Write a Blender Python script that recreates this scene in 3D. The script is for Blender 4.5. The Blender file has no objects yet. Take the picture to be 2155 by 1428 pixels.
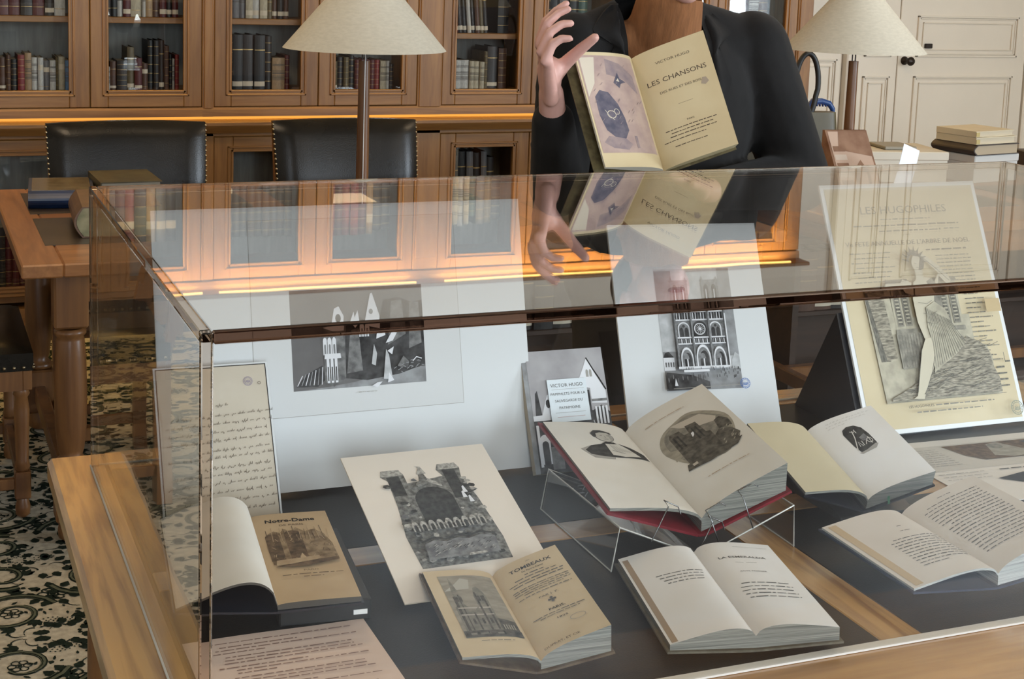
import bpy, math, random
from math import sin, cos, pi, radians, atan2, sqrt, exp
from mathutils import Vector, Matrix, Euler
from mathutils.geometry import tessellate_polygon

SC = bpy.context.scene
COL = SC.collection

# ------------------------------------------------------------------ camera
FPX, PPX, PPY = 3066.06, 1005.54, 357.17
R_ = Vector((0.93032644, -0.36536937, 0.03159004)).normalized()
F_ = Vector((0.3659583, 0.91931782, -0.14466948)).normalized()
U_ = R_.cross(F_).normalized()
cam_d = bpy.data.cameras.new('camera')
cam = bpy.data.objects.new('camera', cam_d)
COL.objects.link(cam)
cam.matrix_world = Matrix(((R_.x, U_.x, -F_.x, -0.25716), (R_.y, U_.y, -F_.y, -1.3391), (R_.z, U_.z, -F_.z, 1.55041), (0, 0, 0, 1)))
cam_d.sensor_width = 36.0
cam_d.sensor_fit = 'HORIZONTAL'
cam_d.lens = 36.0 * FPX / 2155.0
cam_d.shift_x = (1077.5 - PPX) / 2155.0
cam_d.shift_y = (PPY - 714.0) / 2155.0
cam_d.clip_start = 0.05
SC.camera = cam

# ------------------------------------------------------------------ world, lights, exposure
SC.view_settings.view_transform = 'Standard'
SC.view_settings.look = 'None'
SC.view_settings.exposure = 0.16
SC.view_settings.gamma = 1.0
SC.view_settings.use_curve_mapping = False
SC.cycles.max_bounces = 10
SC.cycles.transparent_max_bounces = 32
SC.cycles.glossy_bounces = 5
SC.cycles.transmission_bounces = 12
SC.cycles.caustics_reflective = False
SC.cycles.caustics_refractive = False
SC.cycles.sample_clamp_indirect = 6.0

W = bpy.data.worlds.new('sky')
SC.world = W
W.use_nodes = True
W.node_tree.nodes['Background'].inputs[0].default_value = (0.70, 0.84, 1.0, 1)
W.node_tree.nodes['Background'].inputs[1].default_value = 2.5

def area(name, loc, target, sx, sy, power, color):
    l = bpy.data.lights.new(name, 'AREA')
    l.shape = 'RECTANGLE'; l.size = sx; l.size_y = sy; l.energy = power; l.color = color
    o = bpy.data.objects.new(name, l); COL.objects.link(o)
    o.location = loc
    o.rotation_euler = (Vector(target) - Vector(loc)).to_track_quat('-Z', 'Y').to_euler()
    return o
DAY = (0.78, 0.89, 1.0)
for x in (-0.6, 2.0, 4.6):
    area('window_daylight', (x, -4.10, 1.75), (.4 * x + .5, .4, .9), 1.15, 1.9, 74, DAY)
area('window_daylight', (6.55, -1.2, 1.75), (0, -1.2, 1.35), 1.5, 1.9, 230, DAY)
WARM = (1.0, 0.76, 0.50)
for (x, y) in ((0.2, -1.9), (0.2, 2.4), (3.4, -1.9), (3.4, 2.4)):
    area('ceiling_lamp_light', (x, y, 3.02), (x, y, 0), 0.5, 0.5, 15 if y > 0 else 11, WARM)

# ------------------------------------------------------------------ materials
MATS = {}
def new_mat(name):
    m = bpy.data.materials.new(name); m.use_nodes = True
    return m, m.node_tree.nodes, m.node_tree.links, m.node_tree.nodes['Principled BSDF']
def pm(name, col, rough=0.6, spec=0.5, metal=0.0, var=0.0, scale=20.0, bump=0.0, bscale=200.0, stretch=(1, 1, 1), coat=0.0, col2=None, sheen=0.0, detail=4.0):
    """plain principled material with noise variation between col and col2"""
    if name in MATS: return MATS[name]
    m, N, L, B = new_mat(name)
    B.inputs['Roughness'].default_value = rough
    B.inputs['Specular IOR Level'].default_value = spec
    B.inputs['Metallic'].default_value = metal
    B.inputs['Coat Weight'].default_value = coat
    B.inputs['Coat Roughness'].default_value = 0.12
    B.inputs['Sheen Weight'].default_value = sheen
    B.inputs['Base Color'].default_value = (*col, 1)
    if var > 0 or col2 is not None or bump > 0:
        tc = N.new('ShaderNodeTexCoord'); mp = N.new('ShaderNodeMapping')
        mp.inputs['Scale'].default_value = stretch
        L.new(tc.outputs['Object'], mp.inputs['Vector'])
    if var > 0 or col2 is not None:
        nz = N.new('ShaderNodeTexNoise'); nz.inputs['Scale'].default_value = scale; nz.inputs['Detail'].default_value = detail
        L.new(mp.outputs['Vector'], nz.inputs['Vector'])
        cr = N.new('ShaderNodeValToRGB')
        c2 = col2 if col2 is not None else tuple(c * (1 - var) for c in col)
        cr.color_ramp.elements[0].position = 0.34; cr.color_ramp.elements[1].position = 0.66
        cr.color_ramp.elements[0].color = (*c2, 1); cr.color_ramp.elements[1].color = (*col, 1)
        L.new(nz.outputs['Fac'], cr.inputs['Fac']); L.new(cr.outputs['Color'], B.inputs['Base Color'])
    if bump > 0:
        n2 = N.new('ShaderNodeTexNoise'); n2.inputs['Scale'].default_value = bscale; n2.inputs['Detail'].default_value = 3
        L.new(mp.outputs['Vector'], n2.inputs['Vector'])
        bp = N.new('ShaderNodeBump'); bp.inputs['Strength'].default_value = 0.6; bp.inputs['Distance'].default_value = bump
        L.new(n2.outputs['Fac'], bp.inputs['Height']); L.new(bp.outputs['Normal'], B.inputs['Normal'])
    MATS[name] = m
    return m

def wood(name, c1, c2, axis='x', rough=0.35, scale=1.0, coat=0.0, figure=2.2, lo=.45, hi=.85, crough=.15):
    if name in MATS: return MATS[name]
    m, N, L, B = new_mat(name)
    tc = N.new('ShaderNodeTexCoord'); mp = N.new('ShaderNodeMapping')
    st = {'x': (1.2, 14, 14), 'y': (14, 1.2, 14), 'z': (14, 14, 1.2)}[axis]
    mp.inputs['Scale'].default_value = tuple(s * scale for s in st)
    L.new(tc.outputs['Object'], mp.inputs['Vector'])
    n1 = N.new('ShaderNodeTexNoise'); n1.inputs['Scale'].default_value = 1.0; n1.inputs['Detail'].default_value = 5; n1.inputs['Distortion'].default_value = figure
    L.new(mp.outputs['Vector'], n1.inputs['Vector'])
    n2 = N.new('ShaderNodeTexNoise'); n2.inputs['Scale'].default_value = 9.0; n2.inputs['Detail'].default_value = 6
    L.new(mp.outputs['Vector'], n2.inputs['Vector'])
    ad = N.new('ShaderNodeMath'); ad.operation = 'MULTIPLY_ADD'; ad.inputs[1].default_value = 0.35
    L.new(n2.outputs['Fac'], ad.inputs[0]); L.new(n1.outputs['Fac'], ad.inputs[2])
    cr = N.new('ShaderNodeValToRGB')
    e = cr.color_ramp.elements
    e[0].position = lo; e[0].color = (*c2, 1); e[1].position = hi; e[1].color = (*c1, 1)
    L.new(ad.outputs[0], cr.inputs['Fac']); L.new(cr.outputs['Color'], B.inputs['Base Color'])
    B.inputs['Roughness'].default_value = rough
    B.inputs['Coat Weight'].default_value = coat; B.inputs['Coat Roughness'].default_value = crough
    bp = N.new('ShaderNodeBump'); bp.inputs['Strength'].default_value = 0.25; bp.inputs['Distance'].default_value = 0.001
    L.new(n2.outputs['Fac'], bp.inputs['Height']); L.new(bp.outputs['Normal'], B.inputs['Normal'])
    MATS[name] = m
    return m

def acrylic(name, ripple=0.00025, rscale=4.0, tint=(0.985, 0.985, 0.97)):
    """thin clear sheet: see-through plus a Fresnel mirror reflection on each of its faces"""
    if name in MATS: return MATS[name]
    m = bpy.data.materials.new(name); m.use_nodes = True
    N = m.node_tree.nodes; L = m.node_tree.links; N.clear()
    out = N.new('ShaderNodeOutputMaterial'); mix = N.new('ShaderNodeMixShader')
    tr = N.new('ShaderNodeBsdfTransparent'); tr.inputs[0].default_value = (*tint, 1)
    gl = N.new('ShaderNodeBsdfGlossy'); gl.inputs['Roughness'].default_value = 0.0; gl.inputs['Color'].default_value = (1, 1, 1, 1)
    geo = N.new('ShaderNodeNewGeometry'); fr = N.new('ShaderNodeFresnel')
    ma = N.new('ShaderNodeMath'); ma.operation = 'MULTIPLY_ADD'   # ior = 1.49, or 1/1.49 seen from inside the sheet
    ma.inputs[1].default_value = 1 / 1.49 - 1.49; ma.inputs[2].default_value = 1.49
    L.new(geo.outputs['Backfacing'], ma.inputs[0]); L.new(ma.outputs[0], fr.inputs['IOR'])
    tc = N.new('ShaderNodeTexCoord')
    nz = N.new('ShaderNodeTexNoise'); nz.inputs['Scale'].default_value = rscale; nz.inputs['Detail'].default_value = 1.5
    L.new(tc.outputs['Object'], nz.inputs['Vector'])
    bp = N.new('ShaderNodeBump'); bp.inputs['Strength'].default_value = 1.0; bp.inputs['Distance'].default_value = ripple
    L.new(nz.outputs['Fac'], bp.inputs['Height']); L.new(bp.outputs['Normal'], gl.inputs['Normal'])
    L.new(fr.outputs['Fac'], mix.inputs['Fac']); L.new(tr.outputs[0], mix.inputs[1]); L.new(gl.outputs[0], mix.inputs[2])
    L.new(mix.outputs[0], out.inputs['Surface'])
    MATS[name] = m
    return m

def solid_glass(name, col=(0.95, 0.93, 0.9), ior=1.49, rough=0.0):
    if name in MATS: return MATS[name]
    m = bpy.data.materials.new(name); m.use_nodes = True
    N = m.node_tree.nodes; L = m.node_tree.links; N.clear()
    out = N.new('ShaderNodeOutputMaterial'); g = N.new('ShaderNodeBsdfGlass')
    g.inputs['Color'].default_value = (*col, 1); g.inputs['IOR'].default_value = ior; g.inputs['Roughness'].default_value = rough
    L.new(g.outputs[0], out.inputs['Surface'])
    MATS[name] = m
    return m

def emit(name, col, strength):
    if name in MATS: return MATS[name]
    m = bpy.data.materials.new(name); m.use_nodes = True
    N = m.node_tree.nodes; L = m.node_tree.links; N.clear()
    out = N.new('ShaderNodeOutputMaterial'); e = N.new('ShaderNodeEmission')
    e.inputs[0].default_value = (*col, 1); e.inputs[1].default_value = strength
    L.new(e.outputs[0], out.inputs['Surface'])
    MATS[name] = m
    return m

def pagemat(name, col, stain, rough=0.75, amount=0.5, scale=9.0):
    """old paper with blotchy foxing"""
    return pm(name, col, rough=rough, spec=0.25, col2=tuple(c * (1 - amount) + s * amount for c, s in zip(col, stain)), scale=scale, detail=5)

def edgemat(name, c1, c2, axis='z', freq=900.0):
    """edges of a stack of leaves"""
    if name in MATS: return MATS[name]
    st = {'z': (6, 6, freq), 'x': (freq, 6, 6)}[axis]
    return pm(name, c1, rough=0.8, spec=0.2, col2=c2, scale=1.0, stretch=st, detail=3)

def engr(name, c1, c2, scale=60.0, stretch=(1, 1, 1)):
    """mottled tone of an engraving"""
    return pm(name, c1, rough=0.75, spec=0.2, col2=c2, scale=scale, stretch=stretch, detail=7)

# ------------------------------------------------------------------ object helpers
def tag(o, label=None, cat=None, group=None, kind=None):
    if label: o['label'] = label
    if cat: o['category'] = cat
    if group: o['group'] = group
    if kind: o['kind'] = kind
    return o
def empty(name, loc=(0, 0, 0), rot=(0, 0, 0), mode='XYZ', parent=None):
    o = bpy.data.objects.new(name, None); COL.objects.link(o)
    o.empty_display_size = 0.05
    o.rotation_mode = mode; o.location = loc; o.rotation_euler = rot
    if parent: o.parent = parent
    return o
def thing(name, label, cat, loc=(0, 0, 0), rot=(0, 0, 0), group=None, mode='XYZ'):
    return tag(empty(name, loc, rot, mode), label, cat, group)

class MB:
    """collects vertices and faces with material slots, then links them as one mesh object"""
    def __init__(s): s.v = []; s.f = []; s.m = []; s.sm = []; s.mats = []; s.T = None
    def mi(s, mat):
        if mat not in s.mats: s.mats.append(mat)
        return s.mats.index(mat)
    def add(s, vs, fs, mat, smooth=False):
        b = len(s.v); k = s.mi(mat)
        if s.T is not None: vs = [s.T @ Vector(p) for p in vs]
        s.v.extend([tuple(p) for p in vs])
        for f in fs: s.f.append([b + i for i in f]); s.m.append(k); s.sm.append(smooth)
    def box(s, a, b, mat, bev=0.0, mats=None):
        x0, y0, z0 = a; x1, y1, z1 = b
        if bev <= 0:
            vs = [(x0, y0, z0), (x1, y0, z0), (x1, y1, z0), (x0, y1, z0), (x0, y0, z1), (x1, y0, z1), (x1, y1, z1), (x0, y1, z1)]
            fs = [(0, 3, 2, 1), (4, 5, 6, 7), (0, 1, 5, 4), (1, 2, 6, 5), (2, 3, 7, 6), (3, 0, 4, 7)]
            s.add(vs, fs, mat); return
        e = bev; vs = []; idx = {}
        for ix, (X, dx) in enumerate(((x0, e), (x1, -e))):
            for iy, (Y, dy) in enumerate(((y0, e), (y1, -e))):
                for iz, (Z, dz) in enumerate(((z0, e), (z1, -e))):
                    idx[(ix, iy, iz)] = len(vs)
                    vs += [(X, Y + dy, Z + dz), (X + dx, Y, Z + dz), (X + dx, Y + dy, Z)]
        I = idx; fs = []
        def q(keys, k): return [I[t] + k for t in keys]
        fs.append(q([(0, 0, 0), (0, 0, 1), (0, 1, 1), (0, 1, 0)], 0)); fs.append(q([(1, 0, 0), (1, 1, 0), (1, 1, 1), (1, 0, 1)], 0))
        fs.append(q([(0, 0, 0), (1, 0, 0), (1, 0, 1), (0, 0, 1)], 1)); fs.append(q([(0, 1, 0), (0, 1, 1), (1, 1, 1), (1, 1, 0)], 1))
        fs.append(q([(0, 0, 0), (0, 1, 0), (1, 1, 0), (1, 0, 0)], 2)); fs.append(q([(0, 0, 1), (1, 0, 1), (1, 1, 1), (0, 1, 1)], 2))
        for i in (0, 1):
            for j in (0, 1):
                a_, b_ = I[(i, j, 0)], I[(i, j, 1)]; fs.append([a_, a_ + 1, b_ + 1, b_])
                a_, b_ = I[(i, 0, j)], I[(i, 1, j)]; fs.append([a_, b_, b_ + 2, a_ + 2])
                a_, b_ = I[(0, i, j)], I[(1, i, j)]; fs.append([a_ + 1, a_ + 2, b_ + 2, b_ + 1])
        for k in I.values(): fs.append([k, k + 1, k + 2])
        s.add(vs, fs, mat)
    def prism(s, poly, h0, h1, mat, axis='z', smooth=False):
        """poly of 2D points extruded along axis"""
        n = len(poly)
        def P(a, b, c): return {'z': (a, b, c), 'y': (a, c, b), 'x': (c, a, b)}[axis]
        vs = [P(a, b, h0) for a, b in poly] + [P(a, b, h1) for a, b in poly]
        fs = [list(range(n))[::-1], list(range(n, 2 * n))]
        s.add(vs, fs, mat)
        s.add(vs, [[i, (i + 1) % n, n + (i + 1) % n, n + i] for i in range(n)], mat, smooth)
    def lathe(s, prof, mat, n=24, c=(0, 0), smooth=True, cap=True, M=None):
        vs = []; fs = []
        for r, z in prof:
            for i in range(n):
                a = 2 * pi * i / n; p = Vector((c[0] + r * cos(a), c[1] + r * sin(a), z))
                vs.append(M @ p if M else p)
        m = len(prof)
        for j in range(m - 1):
            for i in range(n): fs.append([j * n + i, j * n + (i + 1) % n, (j + 1) * n + (i + 1) % n, (j + 1) * n + i])
        s.add(vs, fs, mat, smooth)
        if cap:
            s.add([vs[i] for i in range(n)], [list(range(n))[::-1]], mat)
            s.add([vs[(m - 1) * n + i] for i in range(n)], [list(range(n))], mat)
    def tube(s, pts, r, mat, n=8, closed=False, smooth=True):
        """r is a number or a list of radii"""
        pts = [Vector(p) for p in pts]; vs = []; fs = []; k = len(pts)
        prev = None
        for i, p in enumerate(pts):
            if closed: d = pts[(i + 1) % k] - pts[i - 1]
            else: d = pts[min(i + 1, k - 1)] - pts[max(i - 1, 0)]
            d.normalize()
            if prev is None:
                a = Vector((0, 0, 1)) if abs(d.z) < 0.9 else Vector((1, 0, 0))
                u = d.cross(a).normalized()
            else:
                u = (prev - d * prev.dot(d)).normalized()
            prev = u; w = d.cross(u)
            rr = r[i] if isinstance(r, (list, tuple)) else r
            for j in range(n):
                t = 2 * pi * j / n; vs.append(p + (u * cos(t) + w * sin(t)) * rr)
        for i in range(k if closed else k - 1):
            a, b = i * n, ((i + 1) % k) * n
            for j in range(n): fs.append([a + j, a + (j + 1) % n, b + (j + 1) % n, b + j])
        s.add(vs, fs, mat, smooth)
        if not closed: s.add(vs[:n], [list(range(n))[::-1]], mat); s.add(vs[-n:], [list(range(n))], mat)
    def grid(s, fn, nu, nv, mat, smooth=True):
        vs = [fn(i / nu, j / nv) for j in range(nv + 1) for i in range(nu + 1)]
        fs = [[j * (nu + 1) + i, j * (nu + 1) + i + 1, (j + 1) * (nu + 1) + i + 1, (j + 1) * (nu + 1) + i] for j in range(nv) for i in range(nu)]
        s.add(vs, fs, mat, smooth)
    def build(s, name, parent=None):
        me = bpy.data.meshes.new(name)
        me.from_pydata(s.v, [], s.f)
        for m in s.mats: me.materials.append(m)
        me.polygons.foreach_set('material_index', s.m)
        me.polygons.foreach_set('use_smooth', s.sm)
        me.update()
        o = bpy.data.objects.new(name, me); COL.objects.link(o)
        if parent: o.parent = parent
        return o
def struct(name, mb, parent=None):
    o = mb.build(name, parent)
    if parent is None: o['kind'] = 'structure'
    return o

# ------------------------------------------------------------------ drawing on paper
TXT = {}
def text_geo(s, bold, shear):
    k = (s, bold, shear)
    if k not in TXT:
        c = bpy.data.curves.new('t', 'FONT'); c.body = s; c.size = 1.0; c.offset = bold; c.shear = shear; c.resolution_u = 2
        o = bpy.data.objects.new('t', c)
        me = bpy.data.meshes.new_from_object(o)
        vs = [(v.co.x, v.co.y) for v in me.vertices]; fs = [list(p.vertices) for p in me.polygons]
        bpy.data.objects.remove(o); bpy.data.curves.remove(c); bpy.data.meshes.remove(me)
        TXT[k] = (vs, fs)
    return TXT[k]
class Ink:
    """flat drawing laid on a paper surface; fn(u, v, lift) gives the point in the parent's space"""
    def __init__(s, fn, base=0.0002, step=0.00006, cv=False): s.fn = fn; s.cv = cv; s.mb = MB(); s.l = base; s.st = step; s.X = None
    def up(s): s.l += s.st
    def pt(s, u, v):
        if s.X: u, v = s.X(u, v)
        return s.fn(u, v, s.l)
    def poly(s, pts, m):
        s.up()
        if not s.cv: s.mb.add([s.pt(*p) for p in pts], [list(range(len(pts)))], m); return
        vs = [tuple(p) for p in pts]; st = [tuple(t) for t in tessellate_polygon([[Vector((p[0], p[1], 0)) for p in pts]])]; fs = []; mid = {}
        def cut(i, j):
            k = (min(i, j), max(i, j))
            if k not in mid: mid[k] = len(vs); vs.append(((vs[i][0] + vs[j][0]) / 2, (vs[i][1] + vs[j][1]) / 2))
            return mid[k]
        while st:
            a, b, c = st.pop(); E_ = [(abs(vs[i][0] - vs[j][0]), i, j, k) for i, j, k in ((a, b, c), (b, c, a), (c, a, b))]; e = max(E_)
            if e[0] < .006: fs.append((a, b, c)); continue
            m_ = cut(e[1], e[2]); st += [(e[1], m_, e[3]), (m_, e[2], e[3])]
        s.mb.add([s.pt(*p) for p in vs], fs, m)
    def rect(s, u0, v0, u1, v1, m, nu=1, nv=1, up=True):
        if up: s.up()
        s.mb.grid(lambda a, b: s.pt(u0 + (u1 - u0) * a, v0 + (v1 - v0) * b), nu, nv, m, False)
    def line(s, pts, w, m, up=True):
        if up: s.up()
        n = len(pts); L = []; Rr = []
        for i in range(n):
            ax, ay = pts[max(i - 1, 0)]; bx, by = pts[min(i + 1, n - 1)]
            d = math.hypot(bx - ax, by - ay) or 1; nx, ny = -(by - ay) / d * w / 2, (bx - ax) / d * w / 2
            L.append(s.pt(pts[i][0] + nx, pts[i][1] + ny)); Rr.append(s.pt(pts[i][0] - nx, pts[i][1] - ny))
        s.mb.add(L + Rr, [[i + 1, i, n + i, n + i + 1] for i in range(n - 1)], m)
    def oval(s, cu, cv, ru, rv, m, n=20, a0=0, a1=2 * pi):
        pts = [(cu + ru * cos(a0 + (a1 - a0) * i / n), cv + rv * sin(a0 + (a1 - a0) * i / n)) for i in range(n + (0 if abs(a1 - a0 - 2 * pi) < 1e-6 else 1))]
        s.poly(pts, m)
    def ring(s, cu, cv, r, w, m, n=24, a0=0, a1=2 * pi, k=1.0):
        s.line([(cu + r * cos(a0 + (a1 - a0) * i / n), cv + k * r * sin(a0 + (a1 - a0) * i / n)) for i in range(n + 1)], w, m)
    def arch(s, cu, v0, w, h, m, pointed=True):
        hw = w / 2; sp = h - w * (0.85 if pointed else 0.5)
        if sp < 0: sp = h * 0.35
        pts = [(cu - hw, v0), (cu + hw, v0), (cu + hw, v0 + sp)]
        for i in range(1, 6):
            t = i / 6
            if pointed: pts.append((cu + hw * (1 - t ** 1.6), v0 + sp + (h - sp) * sin(t * pi / 2) ** 0.9))
            else: pts.append((cu + hw * cos(t * pi / 2), v0 + sp + (h - sp) * sin(t * pi / 2)))
        pts.append((cu, v0 + h))
        pts += [(2 * cu - a, b) for a, b in pts[3:-1][::-1]] + [(cu - hw, v0 + sp)]
        s.poly(pts, m)
    def text(s, t, u, v, size, m, align='C', bold=0.0, shear=0.0, sx=1.0, width=None):
        vs, fs = text_geo(t, bold, shear)
        if not vs: return
        x0 = min(a for a, b in vs); x1 = max(a for a, b in vs)
        if width: sx = width / ((x1 - x0) * size)
        off = {'C': (x0 + x1) / 2, 'L': x0, 'R': x1}[align]
        s.up()
        s.mb.add([s.pt(u + (a - off) * size * sx, v + b * size) for a, b in vs], fs, m)
    def words(s, u0, u1, v, hgt, m, rnd, center=False, fill=1.0, nseg=1):
        """a line of print too small to read: one dash per word"""
        s.up(); u = u0; end = u0 + (u1 - u0) * fill
        if center: c = (u0 + u1) / 2; hw = (u1 - u0) / 2 * fill; u = c - hw; end = c + hw
        while u < end - hgt * 0.5:
            w = min(hgt * rnd.uniform(1.4, 6.0), end - u)
            s.rect(u, v, u + w, v + hgt * rnd.uniform(0.5, 0.75), m, max(1, int(w / 0.008)), 1, up=False)
            u += w + hgt * .85
    def script(s, u0, u1, v, hgt, m, rnd, w=0.0005, slope=0.04):
        """a line of handwriting"""
        s.up(); u = u0
        while u < u1:
            n = rnd.randint(5, 16); pts = []
            for i in range(n):
                k = hgt * (rnd.choice((0.45, 0.5, 0.5, 1.2, -0.5, 0.6)) if i % 2 else 0.0)
                pts.append((u + i * hgt * 0.20 + 0.25 * k, v + k + slope * (u + i * hgt * 0.2 - u0)))
            s.line(pts, w, m, up=False); u += n * hgt * 0.20 + hgt * 1.0
    def build(s, name, parent): return s.mb.build(name, parent)

# ------------------------------------------------------------------ shared materials
oak = wood('oak_cabinet', (0.315, 0.152, 0.044), (0.190, 0.084, 0.023), 'x', 0.42)
oak_v = wood('oak_cabinet_upright', (0.315, 0.152, 0.044), (0.190, 0.084, 0.023), 'z', 0.42)
oak_tab = wood('oak_reading_table', (0.40, 0.172, 0.058), (0.24, 0.095, 0.03), 'x', 0.30, coat=0.3)
oak_tab_y = wood('oak_reading_table_end', (0.40, 0.172, 0.058), (0.24, 0.095, 0.03), 'y', 0.30, coat=0.3)
oak_leg = wood('oak_turned_leg', (0.21, 0.092, 0.030), (0.105, 0.042, 0.015), 'z', 0.35, scale=0.7)
oak_case = wood('oak_case_table', (0.41, 0.22, 0.08), (0.25, 0.12, 0.04), 'x', 0.22, coat=0.8, scale=0.8)
oak_case_y = wood('oak_case_table_end', (0.50, 0.275, 0.08), (0.29, 0.135, 0.033), 'y', 0.30, coat=1.0, scale=0.75, figure=4.5, lo=.52, hi=.74, crough=.19)
plaster = pm('ivory_wall_paint', (0.74, 0.67, 0.56), rough=0.55, var=0.05, scale=3)
ceil_m = pm('ceiling_paint', (0.72, 0.66, 0.58), rough=0.8)
door_m = pm('cream_door_paint', (0.80, 0.71, 0.58), rough=0.42, var=0.04, scale=4)
black = pm('black_lacquer', (0.008, 0.008, 0.008), rough=0.45)
leather = pm('dark_green_black_leather', (0.015, 0.012, 0.008), rough=0.27, spec=0.28, var=0.45, scale=7, bump=0.0006, bscale=260)
nail_m = pm('aged_brass_nail', (0.42, 0.33, 0.20), rough=0.35, metal=1.0)
pad_m = pm('black_leather_inlay', (0.010, 0.010, 0.0095), rough=0.40, spec=0.22, var=0.3, scale=5, bump=0.0003, bscale=500)
inlay_m = pm('brown_leather_inlay', (0.060, 0.042, 0.028), rough=0.32, spec=0.5, var=0.4, scale=9, bump=0.0003, bscale=400)
brass = pm('brass', (0.55, 0.40, 0.18), rough=0.3, metal=1.0)
dark_metal = pm('dark_bronze', (0.05, 0.04, 0.035), rough=0.35, metal=0.8)
back_m = pm('grey_cabinet_back', (0.36, 0.36, 0.34), rough=0.8, var=0.25, scale=6, stretch=(8, 1, 1))
pane_m = acrylic('window_glass', 0.00002, 3.0)
led_m = emit('warm_led', (1.0, 0.42, 0.07), .95)
paper_w = pm('white_paper', (0.80, 0.79, 0.76), rough=0.7)

# ------------------------------------------------------------------ room
X0, X1, Y0, Y1, ZC = -3.4, 6.8, -4.2, 4.95, 3.05
b = MB(); b.box((X0 - .1, Y0 - .1, -0.1), (X1 + .1, Y1 + .1, -0.005), pm('floor_boards', (0.045, 0.025, 0.013), rough=0.4, var=.3, scale=4, stretch=(1, 8, 1))); struct('floor', b)
b = MB(); b.box((X0 - .1, Y0 - .1, ZC), (X1 + .1, Y1 + .1, ZC + .1), ceil_m); struct('ceiling', b)
b = MB(); b.box((X0, Y1, 0), (X1, Y1 + .1, ZC), plaster); struct('wall_back', b)
b = MB(); b.box((X0 - .1, Y0, 0), (X0, Y1, ZC), plaster); struct('wall_left', b)
def holed_wall(name, wins, z0, z1, along):
    """wall with rectangular window openings"""
    b = MB(); a0, a1 = (X0, X1) if along == 'x' else (Y0, Y1)
    def bx(u0, u1, za, zb):
        if along == 'x': b.box((u0, Y0 - .12, za), (u1, Y0, zb), plaster)
        else: b.box((X1, u0, za), (X1 + .12, u1, zb), plaster)
    bx(a0, a1, 0, z0); bx(a0, a1, z1, ZC); u = a0
    for (c, w) in wins: bx(u, c - w / 2, z0, z1); u = c + w / 2
    bx(u, a1, z0, z1)
    return struct(name, b)
plaster2 = plaster; plaster = wood('dark_reflection_wall', (.10, .05, .025), (.05, .025, .012), 'z', .5)  # unseen wall given a dark finish to weaken reflections in the front pane
holed_wall('wall_front', [(-0.6, 1.3), (2.0, 1.3), (4.6, 1.3)], 0.75, 2.75, 'x')
plaster = plaster2
holed_wall('wall_right', [(-1.2, 1.6)], 0.75, 2.75, 'y')
wf = pm('white_window_paint', (0.75, 0.75, 0.72), rough=0.4)
def window(n, c, w, along):
    def bx(b, u0, u1, za, zb, d0, d1, m):
        if along == 'x': b.box((u0, Y0 - d1, za), (u1, Y0 - d0, zb), m)
        else: b.box((X1 + d0, u0, za), (X1 + d1, u1, zb), m)
    r = tag(empty('window_%d' % n, (c, Y0, .75) if along == 'x' else (X1, c, .75)), kind='structure')
    inv = Matrix.Translation(-r.location)
    b = MB(); b.T = inv
    bx(b, c - w / 2, c - w / 2 + .05, .75, 2.75, .03, .08, wf); bx(b, c + w / 2 - .05, c + w / 2, .75, 2.75, .03, .08, wf)
    bx(b, c - w / 2, c + w / 2, .75, .80, .03, .08, wf); bx(b, c - w / 2, c + w / 2, 2.70, 2.75, .03, .08, wf)
    bx(b, c - .03, c + .03, .75, 2.75, .03, .08, wf); bx(b, c - w / 2, c + w / 2, 2.0, 2.04, .03, .08, wf)
    b.build('window_frame', r)
    b = MB(); b.T = inv; bx(b, c - w / 2, c + w / 2, .75, 2.75, .054, .058, pane_m); b.build('window_pane', r)
window(1, -0.6, 1.3, 'x'); window(2, 2.0, 1.3, 'x'); window(3, 4.6, 1.3, 'x'); window(4, -1.2, 1.6, 'y')
for (x, y) in ((0.2, -1.9), (0.2, 2.4), (3.4, -1.9), (3.4, 2.4)):
    t = tag(empty('trim_1', (x, y, ZC)), kind='structure')
    b = MB(); b.box((-.29, -.29, -.025), (.29, .29, 0), wf, .004); b.box((-.26, -.26, -.027), (.26, .26, -.0255), emit('ceiling_lamp_glow', (1, .78, .52), 2.2)); b.build('ceiling_light_panel', t)

# double door and panelling in the back wall, right of the bookcase
def moulding(b, x0, z0, x1, z1, y, m, w=0.035):
    """stepped picture-frame moulding on a face that looks to -y"""
    for k, (o, p, ww) in enumerate(((0.0, .012, .010), (.012, .006, .008), (w, .009, .006))):
        xa, xb, za, zb = x0 + o, x1 - o, z0 + o, z1 - o
        b.box((xa, y - p, za), (xb, y, za + ww), m, .002); b.box((xa, y - p, zb - ww), (xb, y, zb), m, .002)
        b.box((xa, y - p, za), (xa + ww, y, zb), m, .002); b.box((xb - ww, y - p, za), (xb, y, zb), m, .002)
def leaf(n, x0, x1, panels, knobs=None):
    r = tag(empty('door_%d' % n, (x0, Y1, 0)), kind='structure')
    b = MB(); b.T = Matrix.Translation((-x0, -Y1, 0))
    b.box((x0, Y1 - .04, 0.01), (x1, Y1 - .001, 2.6), door_m, .003)
    for (a, c, d, e) in panels: moulding(b, a, c, d, e, Y1 - .04, door_m)
    b.build('door_leaf', r)
    if knobs:
        b = MB(); b.T = Matrix.Translation((-x0, -Y1, 0))
        M = Matrix.Translation((knobs, Y1 - .04, 1.085)) @ Matrix.Rotation(pi / 2, 4, 'X')
        b.lathe([(.022, 0), (.022, .006), (.008, .010), (.008, .035), (.020, .045), (.024, .055), (.018, .066), (.002, .07)], dark_metal, 20, M=M)
        b.build('door_handle', r)
        b = MB(); b.T = Matrix.Translation((-x0, -Y1, 0)); b.box((knobs + .12, Y1 - .055, 1.15), (knobs + .165, Y1 - .04, 1.175), dark_metal, .003); b.build('door_bolt', r)
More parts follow.
